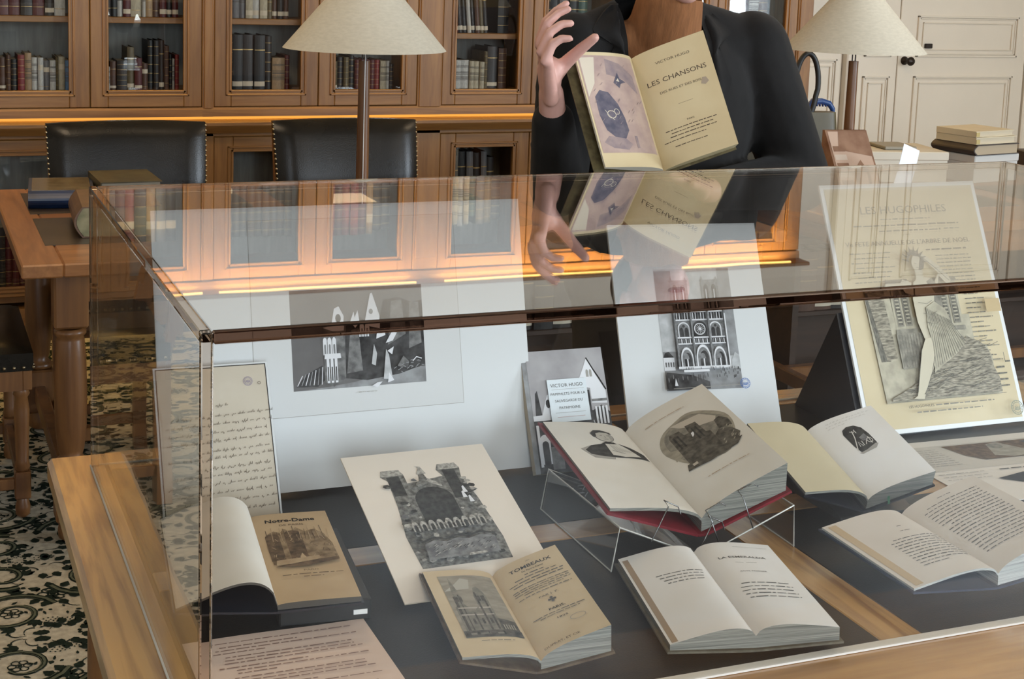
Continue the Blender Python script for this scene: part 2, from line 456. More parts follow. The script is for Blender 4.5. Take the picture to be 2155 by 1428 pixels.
leaf(1, 4.562, 5.39, [(4.665, .20, 5.31, 1.005), (4.668, 1.105, 5.325, 1.32), (4.668, 1.44, 5.325, 2.45)], 4.60)
leaf(2, 4.30, 4.556, [(4.345, .20, 4.51, 1.005), (4.345, 1.105, 4.51, 1.32), (4.345, 1.44, 4.51, 2.45)])
b = MB(); b.box((4.24, Y1 - .05, 0), (4.295, Y1, 2.68), door_m, .006); b.box((5.40, Y1 - .05, 0), (5.455, Y1, 2.68), door_m, .006); b.box((4.24, Y1 - .05, 2.62), (5.455, Y1, 2.68), door_m, .006); struct('trim_5', b)
b = MB(); b.box((3.83, Y1 - .012, .06), (4.235, Y1 - .001, 1.15), door_m, .003); moulding(b, 3.86, .16, 4.20, 1.09, Y1 - .012, door_m); struct('trim_6', b)
b = MB(); b.box((5.46, Y1 - .012, .06), (X1, Y1 - .001, 1.15), door_m, .003); moulding(b, 5.5, .16, 6.4, 1.09, Y1 - .012, door_m); struct('trim_7', b)
b = MB(); b.box((5.46, Y1 - .03, 0), (X1, Y1, .12), door_m, .006); struct('baseboard_back', b)
b = MB(); b.box((X0, Y0, 0), (X0 + .02, Y1, .12), door_m, .004); struct('baseboard_left', b)

# ------------------------------------------------------------------ carpet
cream_c = pm('cream_carpet_wool', (0.50, 0.44, 0.33), rough=0.95, spec=0.1, var=0.28, scale=60, bump=0.0015, bscale=700)
green_c = pm('dark_green_carpet_wool', (0.016, 0.024, 0.016), rough=0.95, spec=0.1, var=0.4, scale=80, bump=0.0015, bscale=700)
def carpet():
    b = MB(); b.box((-3.2, -.35, -0.004), (6.5, 4.45, 0.004), cream_c)
    rnd = random.Random(5); T = []; G = []   # polygons of one tile in the unit square
    def rib(pts, w0, w1=None):
        n = len(pts); w1 = w0 if w1 is None else w1; Lp = []; Rp = []
        for i in range(n):
            ax, ay = pts[max(i - 1, 0)]; bx, by = pts[min(i + 1, n - 1)]
            d = math.hypot(bx - ax, by - ay) or 1; w = (w0 + (w1 - w0) * i / (n - 1)) / 2
            Lp.append((pts[i][0] - (by - ay) / d * w, pts[i][1] + (bx - ax) / d * w)); Rp.append((pts[i][0] + (by - ay) / d * w, pts[i][1] - (bx - ax) / d * w))
        for i in range(n - 1): T.append([Rp[i], Rp[i + 1], Lp[i + 1], Lp[i]])
    def spiral(cx, cy, r0, r1, a0, turns, w0, w1, dirn=1):
        n = 26; pts = []
        for i in range(n + 1):
            t = i / n; a = a0 + dirn * turns * 2 * pi * t; r = r0 + (r1 - r0) * t
            pts.append((cx + r * cos(a), cy + r * sin(a)))
        rib(pts, w0, w1); G.append((pts, w0 * .42, w1 * .42)); return pts
    def leafp(x, y, a, l, w, cut=0):
        pts = []
        for i in range(7): t = i / 6; pts.append((t * l, w * sin(pi * t ** .8) * (1 + .25 * (i % 2))))
        for i in range(5, 0, -1): t = i / 6; pts.append((t * l, -w * sin(pi * t ** .8) * (1 + .25 * (i % 2))))
        T.append([(x + p * cos(a) - q * sin(a), y + p * sin(a) + q * cos(a)) for p, q in pts])
    def flower(x, y, r, n=6):
        for k in range(n):
            a = 2 * pi * k / n; px, py = x + r * .62 * cos(a), y + r * .62 * sin(a)
            rib([(px + r * .34 * cos(t), py + r * .34 * sin(t)) for t in [2 * pi * i / 9 for i in range(10)]], r * .13)
        T.append([(x + r * .2 * cos(2 * pi * i / 8), y + r * .2 * sin(2 * pi * i / 8)) for i in range(8)])
    # big acanthus scrolls
    for (cx, cy, r, a, d) in ((.27, .30, .24, 0.3, 1), (.74, .66, .25, 3.4, 1), (.74, .20, .17, 2.0, -1), (.25, .78, .18, 5.2, -1)):
        spiral(cx, cy, r, r * .28, a, 1.35, .050, .022, d)
        spiral(cx, cy, r * .86, r * .34, a + .3, 1.1, .010, .008, d)
        n = 7
        for k in range(n):
            t = a + d * 2 * pi * (k + .5) / n * .9; rr = r * (1.02 - k / n * .40)
            for q in (-.45, 0, .5): leafp(cx + rr * cos(t), cy + rr * sin(t), t - d * (1.1 + q), .085 - .02 * abs(q), .017)
    for (x, y, r) in ((.27, .30, .060), (.74, .66, .065), (.50, .49, .085), (.02, .02, .07), (.98, .02, .07), (.02, .98, .07), (.98, .98, .07)): flower(x, y, r)
    for (x, y) in ((.50, .49), (.02, .50), (.52, .02), (.50, .86), (.95, .42)):
        for k in range(9): a = 2 * pi * k / 9 + .2; leafp(x + .09 * cos(a), y + .09 * sin(a), a + rnd.uniform(-.3, .3), .075, .024)
    # small lattice with dots along curves
    for i in range(11):
        for j in range(3):
            x, y = .40 + i * .024 + .012 * (j % 2), .135 + j * .022 + .02 * sin(i * .6)
            T.append([(x + .006 * cos(q), y + .006 * sin(q)) for q in [2 * pi * k / 5 for k in range(5)]])
            x, y = .30 + i * .024 + .012 * (j % 2), .955 + j * .018 - .03 * sin(i * .5)
            T.append([(x + .006 * cos(q), y + .006 * sin(q)) for q in [2 * pi * k / 5 for k in range(5)]])
    for k in range(95):
        x, y = rnd.random(), rnd.random(); leafp(x, y, rnd.random() * 6.3, rnd.uniform(.02, .05), rnd.uniform(.006, .012))
    for k in range(16):
        x, y, a = rnd.random(), rnd.random(), rnd.random() * 6.3
        rib([(x + .09 * t * cos(a + 1.4 * t), y + .09 * t * sin(a + 1.4 * t)) for t in [i / 7 for i in range(8)]], .012, .004)
    nT = len(T)
    for (pts, w0, w1) in G: rib(pts, w0, w1)
    S = 0.44; vs = []; fs = []; gs = []
    for ix in range(-3, 10):
        for iy in range(1, 13):
            for q, P in enumerate(T):
                if P[0][0] < -.1: continue
                k = len(vs)
                for (u, v) in P:
                    if ix % 2: u = 1 - u
                    if iy % 2: v = 1 - v
                    vs.append((min(6.4, -1.05 + (ix + u) * S), min(4.4, -.75 + (iy + v) * S), .0045 + (q % 7) * .0002))
                f = list(range(k, k + len(P)))
                if (ix % 2) != (iy % 2): f.reverse()
                if q >= nT: gs.append(f); vs[k:] = [(p[0], p[1], .0060) for p in vs[k:]]
                else: fs.append(f)
    b.add(vs, fs, green_c)
    b.add(vs, gs, pm('sage_carpet_wool', (.11, .115, .075), rough=.95, spec=.1, var=.3, scale=80))
    o = b.build('carpet')
    tag(o, 'cream carpet with dark green floral scrolls under the tables and chairs', 'carpet')
carpet()

# ------------------------------------------------------------------ small books for shelves
BOOKC = dict(maroon=(.085, .012, .014), red=(.19, .018, .018), brown=(.085, .04, .025), black=(.010, .010, .011), grey=(.14, .14, .15),
             tan=(.33, .22, .12), cream=(.46, .42, .32), white=(.52, .52, .50), blue=(.10, .20, .36), olive=(.12, .095, .05), green=(.02, .06, .045), dark=(.022, .018, .018))
_bm = {}
def small_book_mesh(colour, style):
    """unit-size upright book: spine to -y, with rounded spine, bands and page block"""
    k = (colour, style)
    if k in _bm: return _bm[k]
    c = pm('binding_' + colour, BOOKC[colour], rough=0.45 if colour not in ('white', 'cream') else .7, var=.25, scale=9)
    pg = pm('book_edge_paper', (.42, .38, .30), rough=.8, var=.2, scale=50)
    gold = pm('gilt_tooling', (.42, .29, .12), rough=.4, metal=.6); lab = pm('shelf_label', (.56, .50, .40), rough=.7)
    b = MB(); n = 6
    prof = [(-.5, 0.02)] + [(-.5 + i / n, -.035 * sin(pi * i / n) + .02) for i in range(1, n)] + [(.5, .02)]
    poly = prof + [(.5, 1), (.42, 1), (.42, .1), (-.42, .1), (-.42, 1), (-.5, 1)]
    vs = [(x, y, 0) for x, y in poly] + [(x, y, 1) for x, y in poly]; m = len(poly)
    b.add(vs, [[i, (i + 1) % m, m + (i + 1) % m, m + i] for i in range(m)], c)
    b.box((-.42, .04, .02), (.42, .97, .975), pg)
    b.box((-.5, .05, 0), (-.42, 1, 1), c); b.box((.42, .05, 0), (.5, 1, 1), c); b.box((-.46, .022, 0), (.46, .06, 1), c)
    def band(z0, z1, mt, o=.006): 
        ring = [(-.5, .018 - o)] + [(-.5 + i / n, -.035 * sin(pi * i / n) + .02 - o) for i in range(1, n)] + [(.5, .018 - o)]
        k2 = len(ring); b.add([(x, y, z0) for x, y in ring] + [(x, y, z1) for x, y in ring], [[i, i + 1, k2 + i + 1, k2 + i] for i in range(k2 - 1)], mt)
    if style == 0:
        for z in (.15, .33, .51, .69, .87): band(z, z + .010, gold)
    elif style == 1: band(.06, .15, lab); band(.72, .74, gold)
    elif style == 2: band(.62, .78, lab); band(.12, .13, gold)
    elif style == 3:
        ink_ = pm('spine_lettering', (.10, .09, .08), rough=.8)
        for z in (.30, .34, .38, .42, .5, .54, .58, .75, .79): band(z, z + .018, ink_)
    me = b.build('shelf_book'); mesh = me.data; bpy.data.objects.remove(me)
    _bm[k] = mesh
    return mesh
ORD = ['first', 'second', 'third', 'fourth', 'fifth', 'sixth', 'seventh', 'eighth', 'ninth', 'tenth', 'eleventh', 'twelfth', 'thirteenth', 'fourteenth', 'fifteenth', 'sixteenth', 'seventeenth']
def shelf_row(where, x, z, items, group, y=4.675, depth=.16, lean=0.0):
    for i, (w, h, colour, style) in enumerate(items):
        me = small_book_mesh(colour, style)
        o = bpy.data.objects.new('shelf_book', me); COL.objects.link(o)
        w2 = w * .95
        o.scale = (w2, depth, h); o.location = (x + w / 2, y + (i * 37 % 5) * .003, z); o.rotation_euler = (0, lean, 0)
        tall = 'tall ' if h > .19 else ('small ' if h < .135 else '')
        tag(o, '%s%s book, %s from left %s' % (tall, colour, ORD[i], where), 'book', group)
        x += w
    return x

# ------------------------------------------------------------------ bookcase
YD = 4.6
def door_parts(root, x0, x1, z0, z1, gx0, gx1, gz0, gz1, handle_side):
    """framed glazed door; root at (rx, YD)"""
    rx = root.location.x; d = MB(); d.T = Matrix.Translation((-rx, -YD, 0))
    f = YD; t = .026
    d.box((x0, f, z0), (gx0, f + t, z1), oak_v, .003); d.box((gx1, f, z0), (x1, f + t, z1), oak_v, .003)
    d.box((gx0, f, z0), (gx1, f + t, gz0), oak, .003); d.box((gx0, f, gz1), (gx1, f + t, z1), oak, .003)
    for (o, p, w) in ((.022, .006, .008), (.008, .003, .010)):   # mitred bead round the glass
        a0, a1, c0, c1 = gx0 - o, gx1 + o, gz0 - o, gz1 + o
        d.box((a0, f - p, c0), (a1, f + .002, c0 + w), oak, .002); d.box((a0, f - p, c1 - w), (a1, f + .002, c1), oak, .002)
        d.box((a0, f - p, c0), (a0 + w, f + .002, c1), oak_v, .002); d.box((a1 - w, f - p, c0), (a1, f + .002, c1), oak_v, .002)
    o = d.build('door', root)
    g = MB(); g.T = d.T; g.box((gx0 - .004, f + .010, gz0 - .004), (gx1 + .004, f + .014, gz1 + .004), pane_m); g.build('pane', o)
    return o
def unit(label, x0, seam, x1, glasses, pil_l, pil_r, shelves, lowglass=True, end=False):
    r = thing('bookcase', label, 'bookcase', (x0, YD, 0), group=None)
    c = MB(); c.T = Matrix.Translation((-x0, -YD, 0))
    xa, xb = x0 - pil_l, x1 + pil_r
    # carcass
    c.box((xa, YD + .03, .10), (xa + .02, 4.93, 2.24), oak_v); c.box((xb - .02, YD + .03, .10), (xb, 4.93, 2.24), oak_v)
    c.box((xa + .02, 4.905, .10), (xb - .02, 4.93, 2.24), back_m)
    c.box((xa + .02, YD + .03, .12), (xb - .02, 4.905, .145), oak); c.box((xa + .02, YD + .03, .84), (xb - .02, 4.905, .968), oak)
    c.box((xa, YD + .03, 2.16), (xb, 4.93, 2.24), oak)
    c.box((seam - .012, YD + .03, .145), (seam + .012, 4.905, .84), oak_v); c.box((seam - .012, YD + .03, .968), (seam + .012, 4.905, 2.16), oak_v)
    c.build('body', r)
    for (a, b_) in ((xa, x0), (x1, xb)):   # pilasters
        if b_ - a > .001:
            p = MB(); p.T = c.T
            p.box((a, YD - .004, .865), (b_, YD + .03, 2.20), oak_v, .003); p.box((a, YD - .004, .10), (b_, YD + .03, .80), oak_v, .003)
            if b_ - a > .04: p.box((a + .008, YD - .010, .90), (b_ - .008, YD - .004, 2.15), oak_v, .002)
            p.build('pilaster', r)
    q = MB(); q.T = c.T
    q.prism([(YD + .03, .866), (YD - .006, .866), (YD - .006, .895), (YD - .002, .904), (YD + .03, .904)], xa, xb, oak, 'x')
    q.build('plinth', r)
    q = MB(); q.T = c.T
    q.prism([(YD + .03, .800), (YD - .035, .800), (YD - .050, .812), (YD - .070, .828), (YD - .078, .836), (YD - .078, .848), (YD - .070, .853), (YD + .03, .853)], xa, xb, oak, 'x')
    q.build('ledge', r)
    q = MB(); q.T = c.T; q.box((xa, YD + .001, .8545), (xb, YD + .012, .8655), led_m); q.build('light_strip', r)
    q = MB(); q.T = c.T
    q.prism([(YD + .03, 2.205), (YD - .008, 2.205), (YD - .012, 2.222), (YD - .012, 2.240), (YD - .098, 2.240), (YD - .104, 2.244), (YD - .104, 2.254), (YD - .098, 2.258), (YD + .33, 2.258), (YD + .33, 2.242), (YD + .03, 2.242)], xa, xb, oak, 'x')
    q.build('cornice', r)
    q = MB(); q.T = c.T; q.box((xa, YD + .0, .0), (xb, 4.9, .10), oak); q.build('base', r)
    q = MB(); q.T = c.T; q.box((xa, YD - .004, .782), (xb, YD + .03, .7995), oak, .003); q.build('rail', r)
    for z in shelves:
        q = MB(); q.T = c.T; q.box((xa + .021, YD + .05, z - .024), (xb - .021, 4.904, z), oak, .002); q.build('shelf', r)
    (g0, g1), (g2, g3) = glasses
    for (a, b_, ga, gb, s) in ((x0 + .001, seam - .0015, g0, g1, 1), (seam + .0015, x1 - .001, g2, g3, -1)):
        door_parts(r, a, b_, .906, 2.20, ga, gb, .973, 2.138, s)
        lg = door_parts(r, a, b_, .15, .780, ga + .01, gb - .01, .19, .719, s)
    q = MB(); q.T = c.T; q.box((x0 + .01, YD - .088, 2.2345), (x1 - .01, YD - .076, 2.2398), emit('cornice_led', (1.0, .60, .16), 3.2)); q.build('light_strip', r)
    # cornice lighting washing down over the doors
    l = bpy.data.lights.new('cornice_light', 'AREA'); l.shape = 'RECTANGLE'; l.size = (x1 - x0) - .02; l.size_y = .02; l.energy = 8.5 * (x1 - x0); l.color = (1.0, .64, .17)
    lo = bpy.data.objects.new('cornice_light', l); COL.objects.link(lo); lo.location = ((x0 + x1) / 2, YD - .060, 2.236); lo.rotation_euler = (radians(18), 0, 0)
    l = bpy.data.lights.new('ledge_light', 'AREA'); l.shape = 'RECTANGLE'; l.size = (xb - xa) - .06; l.size_y = .008; l.energy = .42 * (xb - xa); l.color = (1.0, .60, .16)
    lo = bpy.data.objects.new('ledge_light', l); COL.objects.link(lo); lo.location = ((xa + xb) / 2, YD - .001, .8625); lo.rotation_euler = (radians(62), 0, 0)
    return r
SH = (1.265, 1.54, 1.815)
unit('oak bookcase bay beyond the left edge, mirrored in the side of the display case', -1.0, -.52, -.058, ((-.95, -.57), (-.46, -.11)), .05, .0, SH)
unit('leftmost oak bookcase bay with two glazed doors above the black leather chair', -.008, .437, .882, ((.05, .357), (.507, .808)), .05, .0, SH)
unit('oak bookcase bay with glazed doors directly behind the left lampshade', .931, 1.372, 1.812, ((1.002, 1.297), (1.444, 1.743)), .049, .0, SH)
unit('oak bookcase bay with glazed doors just left of the standing person', 1.925, 2.351, 2.800, ((1.988, 2.284), (2.42, 2.74)), .113, .0, (1.215, 1.50, 1.79))
unit('rightmost oak bookcase bay, mostly hidden behind the standing person', 2.850, 3.285, 3.725, ((2.91, 3.22), (3.345, 3.66)), .05, .085, SH)

PX = .0018
def row_px(where, x, z, items, group, **k): return shelf_row(where, x, z, [(w * PX, h * PX * 1.0, c, s) for (w, h, c, s) in items], group, **k)
D1, D2, D3, D4, D5, D6, D8 = 'behind leftmost glazed door', 'behind second glazed door', 'behind third glazed door', 'behind lamp-pole glazed door', 'behind glazed door right of lamp', 'behind door by raised hand', 'at bookcase right end'
def w(row, d): return 'on %s shelf %s' % (row, d)
g = 'books behind the glass doors'
row_px(w('bottom', D1), .045, .969, [(13, 74, 'dark', 0), (16, 70, 'maroon', 0), (15, 72, 'brown', 1), (10, 78, 'brown', 0), (14, 68, 'black', 0), (15, 78, 'red', 0), (15, 82, 'tan', 3), (13, 72, 'white', 3), (12, 72, 'white', 2), (13, 65, 'grey', 2), (13, 66, 'white', 3), (6, 74, 'olive', 0), (14, 74, 'cream', 2), (13, 66, 'blue', 3)], g)
row_px(w('bottom', D2), .50, .969, [(10, 118, 'black', 3), (4, 52, 'white', 3), (15, 64, 'brown', 1), (23, 66, 'dark', 0), (16, 96, 'olive', 1), (17, 72, 'maroon', 1), (13, 60, 'brown', 2), (13, 112, 'black', 0), (12, 112, 'dark', 0), (12, 112, 'dark', 1), (10, 100, 'brown', 0), (8, 80, 'black', 0), (6, 70, 'white', 3), (9, 80, 'red', 0)], g)
row_px(w('bottom', D3), .995, .969, [(16, 124, 'black', 0), (25, 127, 'black', 1), (26, 127, 'dark', 1), (26, 126, 'black', 1), (16, 124, 'dark', 0), (31, 74, 'tan', 3), (12, 80, 'maroon', 0)], g)
row_px(w('bottom', D4), 1.435, .969, [(12, 68, 'dark', 1), (12, 66, 'olive', 1), (15, 76, 'dark', 0), (13, 76, 'olive', 0), (14, 80, 'black', 0), (12, 70, 'maroon', 0), (13, 70, 'red', 0), (13, 70, 'red', 0), (13, 70, 'maroon', 0), (13, 70, 'red', 0), (16, 68, 'cream', 3), (8, 68, 'white', 3), (12, 60, 'dark', 0)], g)
row_px(w('bottom', D5), 1.975, .969, [(20, 68, 'white', 3), (19, 70, 'white', 3), (22, 70, 'white', 3), (12, 68, 'cream', 3), (15, 67, 'cream', 3), (12, 66, 'cream', 3), (9, 92, 'olive', 0), (28, 104, 'dark', 1), (22, 100, 'brown', 0)], g)
row_px(w('bottom', D6), 2.41, .969, [(30, 105, 'dark', 1), (30, 108, 'black', 0), (30, 100, 'dark', 0), (30, 108, 'green', 1), (30, 96, 'black', 0), (24, 100, 'dark', 1)], g)
row_px(w('bottom', D8), 3.34, .969, [(26, 110, 'blue', 0), (24, 108, 'dark', 1), (24, 104, 'brown', 1), (26, 110, 'dark', 0), (26, 110, 'blue', 0), (12, 95, 'white', 3), (24, 100, 'maroon', 0)], g)
row_px(w('second', D1), .045, SH[0] + .001, [(26, 120, 'maroon', 0), (25, 122, 'maroon', 0), (25, 121, 'maroon', 0), (25, 122, 'dark', 0), (26, 118, 'maroon', 0), (20, 112, 'dark', 1), (24, 118, 'white', 2)], g)
row_px(w('second', D2), .50, SH[0] + .001, [(16, 118, 'dark', 0), (15, 120, 'black', 0), (12, 118, 'white', 3), (17, 112, 'maroon', 1), (25, 118, 'cream', 2), (8, 116, 'white', 3), (16, 112, 'tan', 0), (15, 110, 'brown', 2), (16, 118, 'maroon', 1), (12, 112, 'dark', 1), (14, 115, 'maroon', 1)], g)
row_px(w('second', D3), .995, SH[0] + .001, [(13, 118, 'white', 3), (19, 122, 'grey', 3), (14, 120, 'grey', 3), (17, 122, 'cream', 1), (16, 122, 'white', 1), (18, 122, 'cream', 1), (12, 115, 'olive', 0), (12, 112, 'brown', 1), (15, 112, 'dark', 1), (12, 112, 'brown', 1)], g)
row_px(w('second', D4), 1.435, SH[0] + .001, [(20, 110, 'brown', 0), (22, 112, 'tan', 2), (22, 112, 'dark', 0), (22, 112, 'maroon', 0), (22, 108, 'olive', 1), (22, 108, 'brown', 1), (20, 100, 'cream', 3)], g)
row_px(w('second', D5), 2.0, 1.2165, [(14, 100, 'maroon', 1), (13, 118, 'dark', 1), (12, 112, 'black', 1), (10, 116, 'white', 1), (11, 114, 'dark', 1), (12, 116, 'brown', 1), (11, 112, 'olive', 1), (12, 110, 'dark', 1)], g, lean=-.09)
row_px(w('second', D5) + ' corner', 2.21, 1.2165, [(30, 125, 'black', 0)], g)
row_px(w('second', D6), 2.42, 1.2165, [(26, 118, 'dark', 0), (26, 120, 'black', 1), (26, 118, 'grey', 3), (26, 120, 'black', 0), (26, 118, 'green', 0)], g)
row_px(w('second', D8), 3.34, SH[0] + .001, [(30, 118, 'dark', 0), (30, 120, 'black', 1), (30, 118, 'maroon', 3), (30, 120, 'white', 3), (30, 118, 'brown', 0)], g)
g2 = 'books mirrored in the case top'
for (d, x) in ((D1, .045), (D2, .50), (D3, .995), (D4, 1.435), (D6, 2.41)):
    row_px(w('third', d), x, SH[1] + .001 if d != D6 else 1.501, [(30, 120, 'dark', 0), (32, 118, 'brown', 0), (30, 122, 'olive', 1), (32, 120, 'dark', 1), (34, 118, 'brown', 1)], g2)
row_px(w('third', D5), 1.985, 1.501, [(20, 120, 'dark', 0), (22, 135, 'cream', 3), (20, 132, 'cream', 3), (22, 135, 'white', 3), (24, 120, 'green', 0), (26, 122, 'grey', 3), (28, 118, 'black', 0)], g2)
row_px(w('top', D1), .045, SH[2] + .001, [(30, 120, 'dark', 0), (26, 124, 'maroon', 2), (26, 124, 'maroon', 0), (26, 120, 'maroon', 2), (26, 122, 'dark', 1), (30, 122, 'grey', 2)], g2)
row_px(w('top', D2), .50, SH[2] + .001, [(24, 125, 'brown', 2), (22, 124, 'maroon', 2), (22, 124, 'red', 2), (26, 128, 'dark', 0), (22, 126, 'tan', 2), (22, 126, 'grey', 2), (24, 126, 'dark', 2)], g2)
row_px(w('top', D3), .995, SH[2] + .001, [(18, 128, 'dark', 1)] + [(18, 125, 'dark', 0), (18, 125, 'black', 0)] * 4, g2)
row_px(w('top', D4), 1.44, SH[2] + .001, [(20, 130, 'red', 0), (20, 130, 'maroon', 0), (20, 130, 'red', 0), (20, 130, 'red', 0), (20, 130, 'maroon', 0), (16, 128, 'tan', 2), (24, 122, 'dark', 0), (22, 120, 'black', 0)], g2)
row_px(w('top', D5), 1.985, 1.791, [(20, 128, 'dark', 0), (16, 130, 'cream', 3), (15, 135, 'white', 3), (14, 130, 'cream', 3), (18, 110, 'green', 0), (22, 132, 'grey', 0), (20, 128, 'olive', 0), (26, 120, 'black', 0)], g2)
row_px(w('top', D6), 2.41, 1.791, [(32, 128, 'dark', 0), (32, 124, 'black', 0), (32, 130, 'brown', 0), (32, 120, 'olive', 0), (32, 124, 'dark', 0)], g2)
g3 = 'books in the lower cupboards'
row_px('in the leftmost lower cupboard', .05, .146, [(18, 150, 'black', 0), (16, 150, 'dark', 0), (14, 150, 'maroon', 0), (15, 152, 'maroon', 0), (15, 152, 'maroon', 0), (15, 152, 'maroon', 0), (14, 146, 'dark', 0), (9, 148, 'tan', 3), (8, 140, 'brown', 0), (14, 150, 'tan', 3), (18, 150, 'cream', 3)], g3)
row_px('in lower cupboard behind the left chair', .50, .146, [(40, 150, 'dark', 0), (40, 155, 'maroon', 0), (40, 150, 'brown', 0), (40, 150, 'dark', 0)], g3)
row_px('in lower cupboard left of the person', 1.99, .146, [(14, 300, 'black', 0), (24, 290, 'dark', 0), (22, 300, 'black', 0), (18, 300, 'grey', 0), (20, 296, 'black', 0), (16, 300, 'grey', 0), (20, 285, 'dark', 0)], g3, lean=-.03)
for (n_, x, z) in (('bottom', -.44, .969), ('second', -.44, 1.266), ('top', -.44, 1.816), ('low', -.44, .146)):
    row_px('on %s shelf of bay beyond left edge' % n_, x, z, [(44, 125, 'dark', 0), (44, 130, 'grey', 0), (44, 120, 'olive', 1), (44, 128, 'brown', 0)], 'books beyond the left edge')

# ------------------------------------------------------------------ reading tables behind the display case
def turned_leg(z1=.57, z0=.20, r=.037):
    """profile of the turned length of a table leg"""
    h = z1 - z0
    return [(.030, z0), (.041, z0 + .004), (.043, z0 + .012), (.038, z0 + .02), (.028, z0 + .03), (.034, z0 + .05), (.040, z0 + h * .3), (r + .005, z0 + h * .55), (.040, z0 + h * .8), (.036, z1 - .03), (.034, z1 - .022), (.041, z1 - .014), (.041, z1 - .006), (.034, z1)]
def reading_table(x0, x1, label, inlays):
    t = thing('reading_table', label, 'table', (x0, 2.313, .0066))
    T = Matrix.Translation((-x0, -2.313, 0)); y0, y1 = 2.313, 3.49
    b = MB(); b.T = T
    b.box((x0 + .10, y0, .725), (x1 - .10, y1, .76), oak_tab, .004); b.box((x0, y0, .725), (x0 + .10, y1, .76), oak_tab_y, .004); b.box((x1 - .10, y0, .725), (x1, y1, .76), oak_tab_y, .004)
    b.build('tabletop', t)
    b = MB(); b.T = T
    for y in (y0 + .09, y1 - .12): b.box((x0 + .12, y, .64), (x1 - .12, y + .025, .725), oak_tab)
    for x in (x0 + .11, x1 - .135): b.box((x, y0 + .12, .64), (x + .025, y1 - .12, .725), oak_tab_y)
    b.build('apron', t)
    for (a, c, d, e) in inlays:
        b = MB(); b.T = T; b.box((a, c, .7595), (d, e, .7608), inlay_m); b.build('leather_inlay', t)
    for x in (x0 + .125, x1 - .125):
        for y in (y0 + .11, y1 - .12):
            b = MB(); b.T = T
            b.box((x - .043, y - .043, .575), (x + .043, y + .043, .725), oak_leg, .006)
            b.lathe(turned_leg(), oak_leg, 24, (x, y)); b.box((x - .043, y - .043, .06), (x + .043, y + .043, .20), oak_leg, .006)
            b.lathe([(.02, 0), (.034, .01), (.036, .03), (.03, .06)], oak_leg, 20, (x, y)); b.build('leg', t)
    for x in (x0 + .125, x1 - .125):
        b = MB(); b.T = T; b.box((x - .018, y0 + .15, .10), (x + .018, y1 - .16, .15), oak_leg, .004); b.build('stretcher', t)
    b = MB(); b.T = T; b.box((x0 + .14, 2.88, .105), (x1 - .14, 2.92, .145), oak_leg, .004); b.build('stretcher', t)
    return t
reading_table(.003, 2.20, 'long oak reading table with brown leather inlays, behind the display case at left', [(.08, 2.551, .74, 2.948), (.84, 2.551, 1.5, 2.948), (1.6, 2.551, 2.1, 2.948), (.08, 3.02, .74, 3.40), (.84, 3.02, 1.5, 3.40)])
reading_table(2.48, 4.60, 'oak reading table with stacked books and files, right of the person', [(2.6, 2.551, 3.3, 2.948), (3.4, 2.551, 4.1, 2.948)])

# ------------------------------------------------------------------ chairs (front looks to -y)
def chair_leg(b, x, y):
    b.box((x - .022, y - .022, .36), (x + .022, y + .022, .43), oak_leg, .003)
    b.lathe([(.014, .13), (.021, .14), (.017, .16), (.019, .25), (.021, .30), (.016, .335), (.022, .345), (.018, .36)], oak_leg, 16, (x, y))
    b.box((x - .021, y - .021, .055), (x + .021, y + .021, .13), oak_leg, .003)
    b.lathe([(.010, 0), (.019, .008), (.020, .03), (.014, .055)], oak_leg, 16, (x, y))
def nails(b, pts, n):
    for k in range(n):
        t = k / (n - 1) * (len(pts) - 1); i = min(int(t), len(pts) - 2); f = t - i
        p = Vector(pts[i]).lerp(Vector(pts[i + 1]), f)
        M = Matrix.Translation(p)
        b.add([M @ Vector((.0048 * cos(a) * cos(e), .0048 * sin(a) * cos(e), .0048 * sin(e))) for e in (-.9, 0, .9) for a in [2 * pi * i2 / 6 for i2 in range(6)]], [[j * 6 + i2, j * 6 + (i2 + 1) % 6, (j + 1) * 6 + (i2 + 1) % 6, (j + 1) * 6 + i2] for j in (0, 1) for i2 in range(6)] + [[12, 13, 14, 15, 16, 17], [5, 4, 3, 2, 1, 0]], nail_m, True)
def cushion(fx0, fx1, fy0, fy1, z0, z1, dome, mat):
    b = MB(); n = 10
    def P(u, v):
        x = fx0 + (fx1 - fx0) * u; y = fy0 + (fy1 - fy0) * v
        e = min(u, 1 - u, v, 1 - v); k = min(1, e / .12)
        z = z1 - .012 * (1 - k) ** 2 + dome * sin(pi * u) ** .7 * sin(pi * v) ** .7
        return (x, y, z)
    b.grid(P, n * 2, n * 2, mat)
    m = n * 2; ring = [P(i / m, 0) for i in range(m + 1)] + [P(1, i / m) for i in range(1, m + 1)] + [P(1 - i / m, 1) for i in range(1, m + 1)] + [P(0, 1 - i / m) for i in range(1, m)]
    k = len(ring); b.add(ring + [(x, y, z0) for x, y, z in ring], [[(i + 1) % k, i, k + i, k + (i + 1) % k] for i in range(k)], mat, False)
    b.add([(x, y, z0) for x, y, z in ring], [list(range(k))[::-1]], mat)
    return b
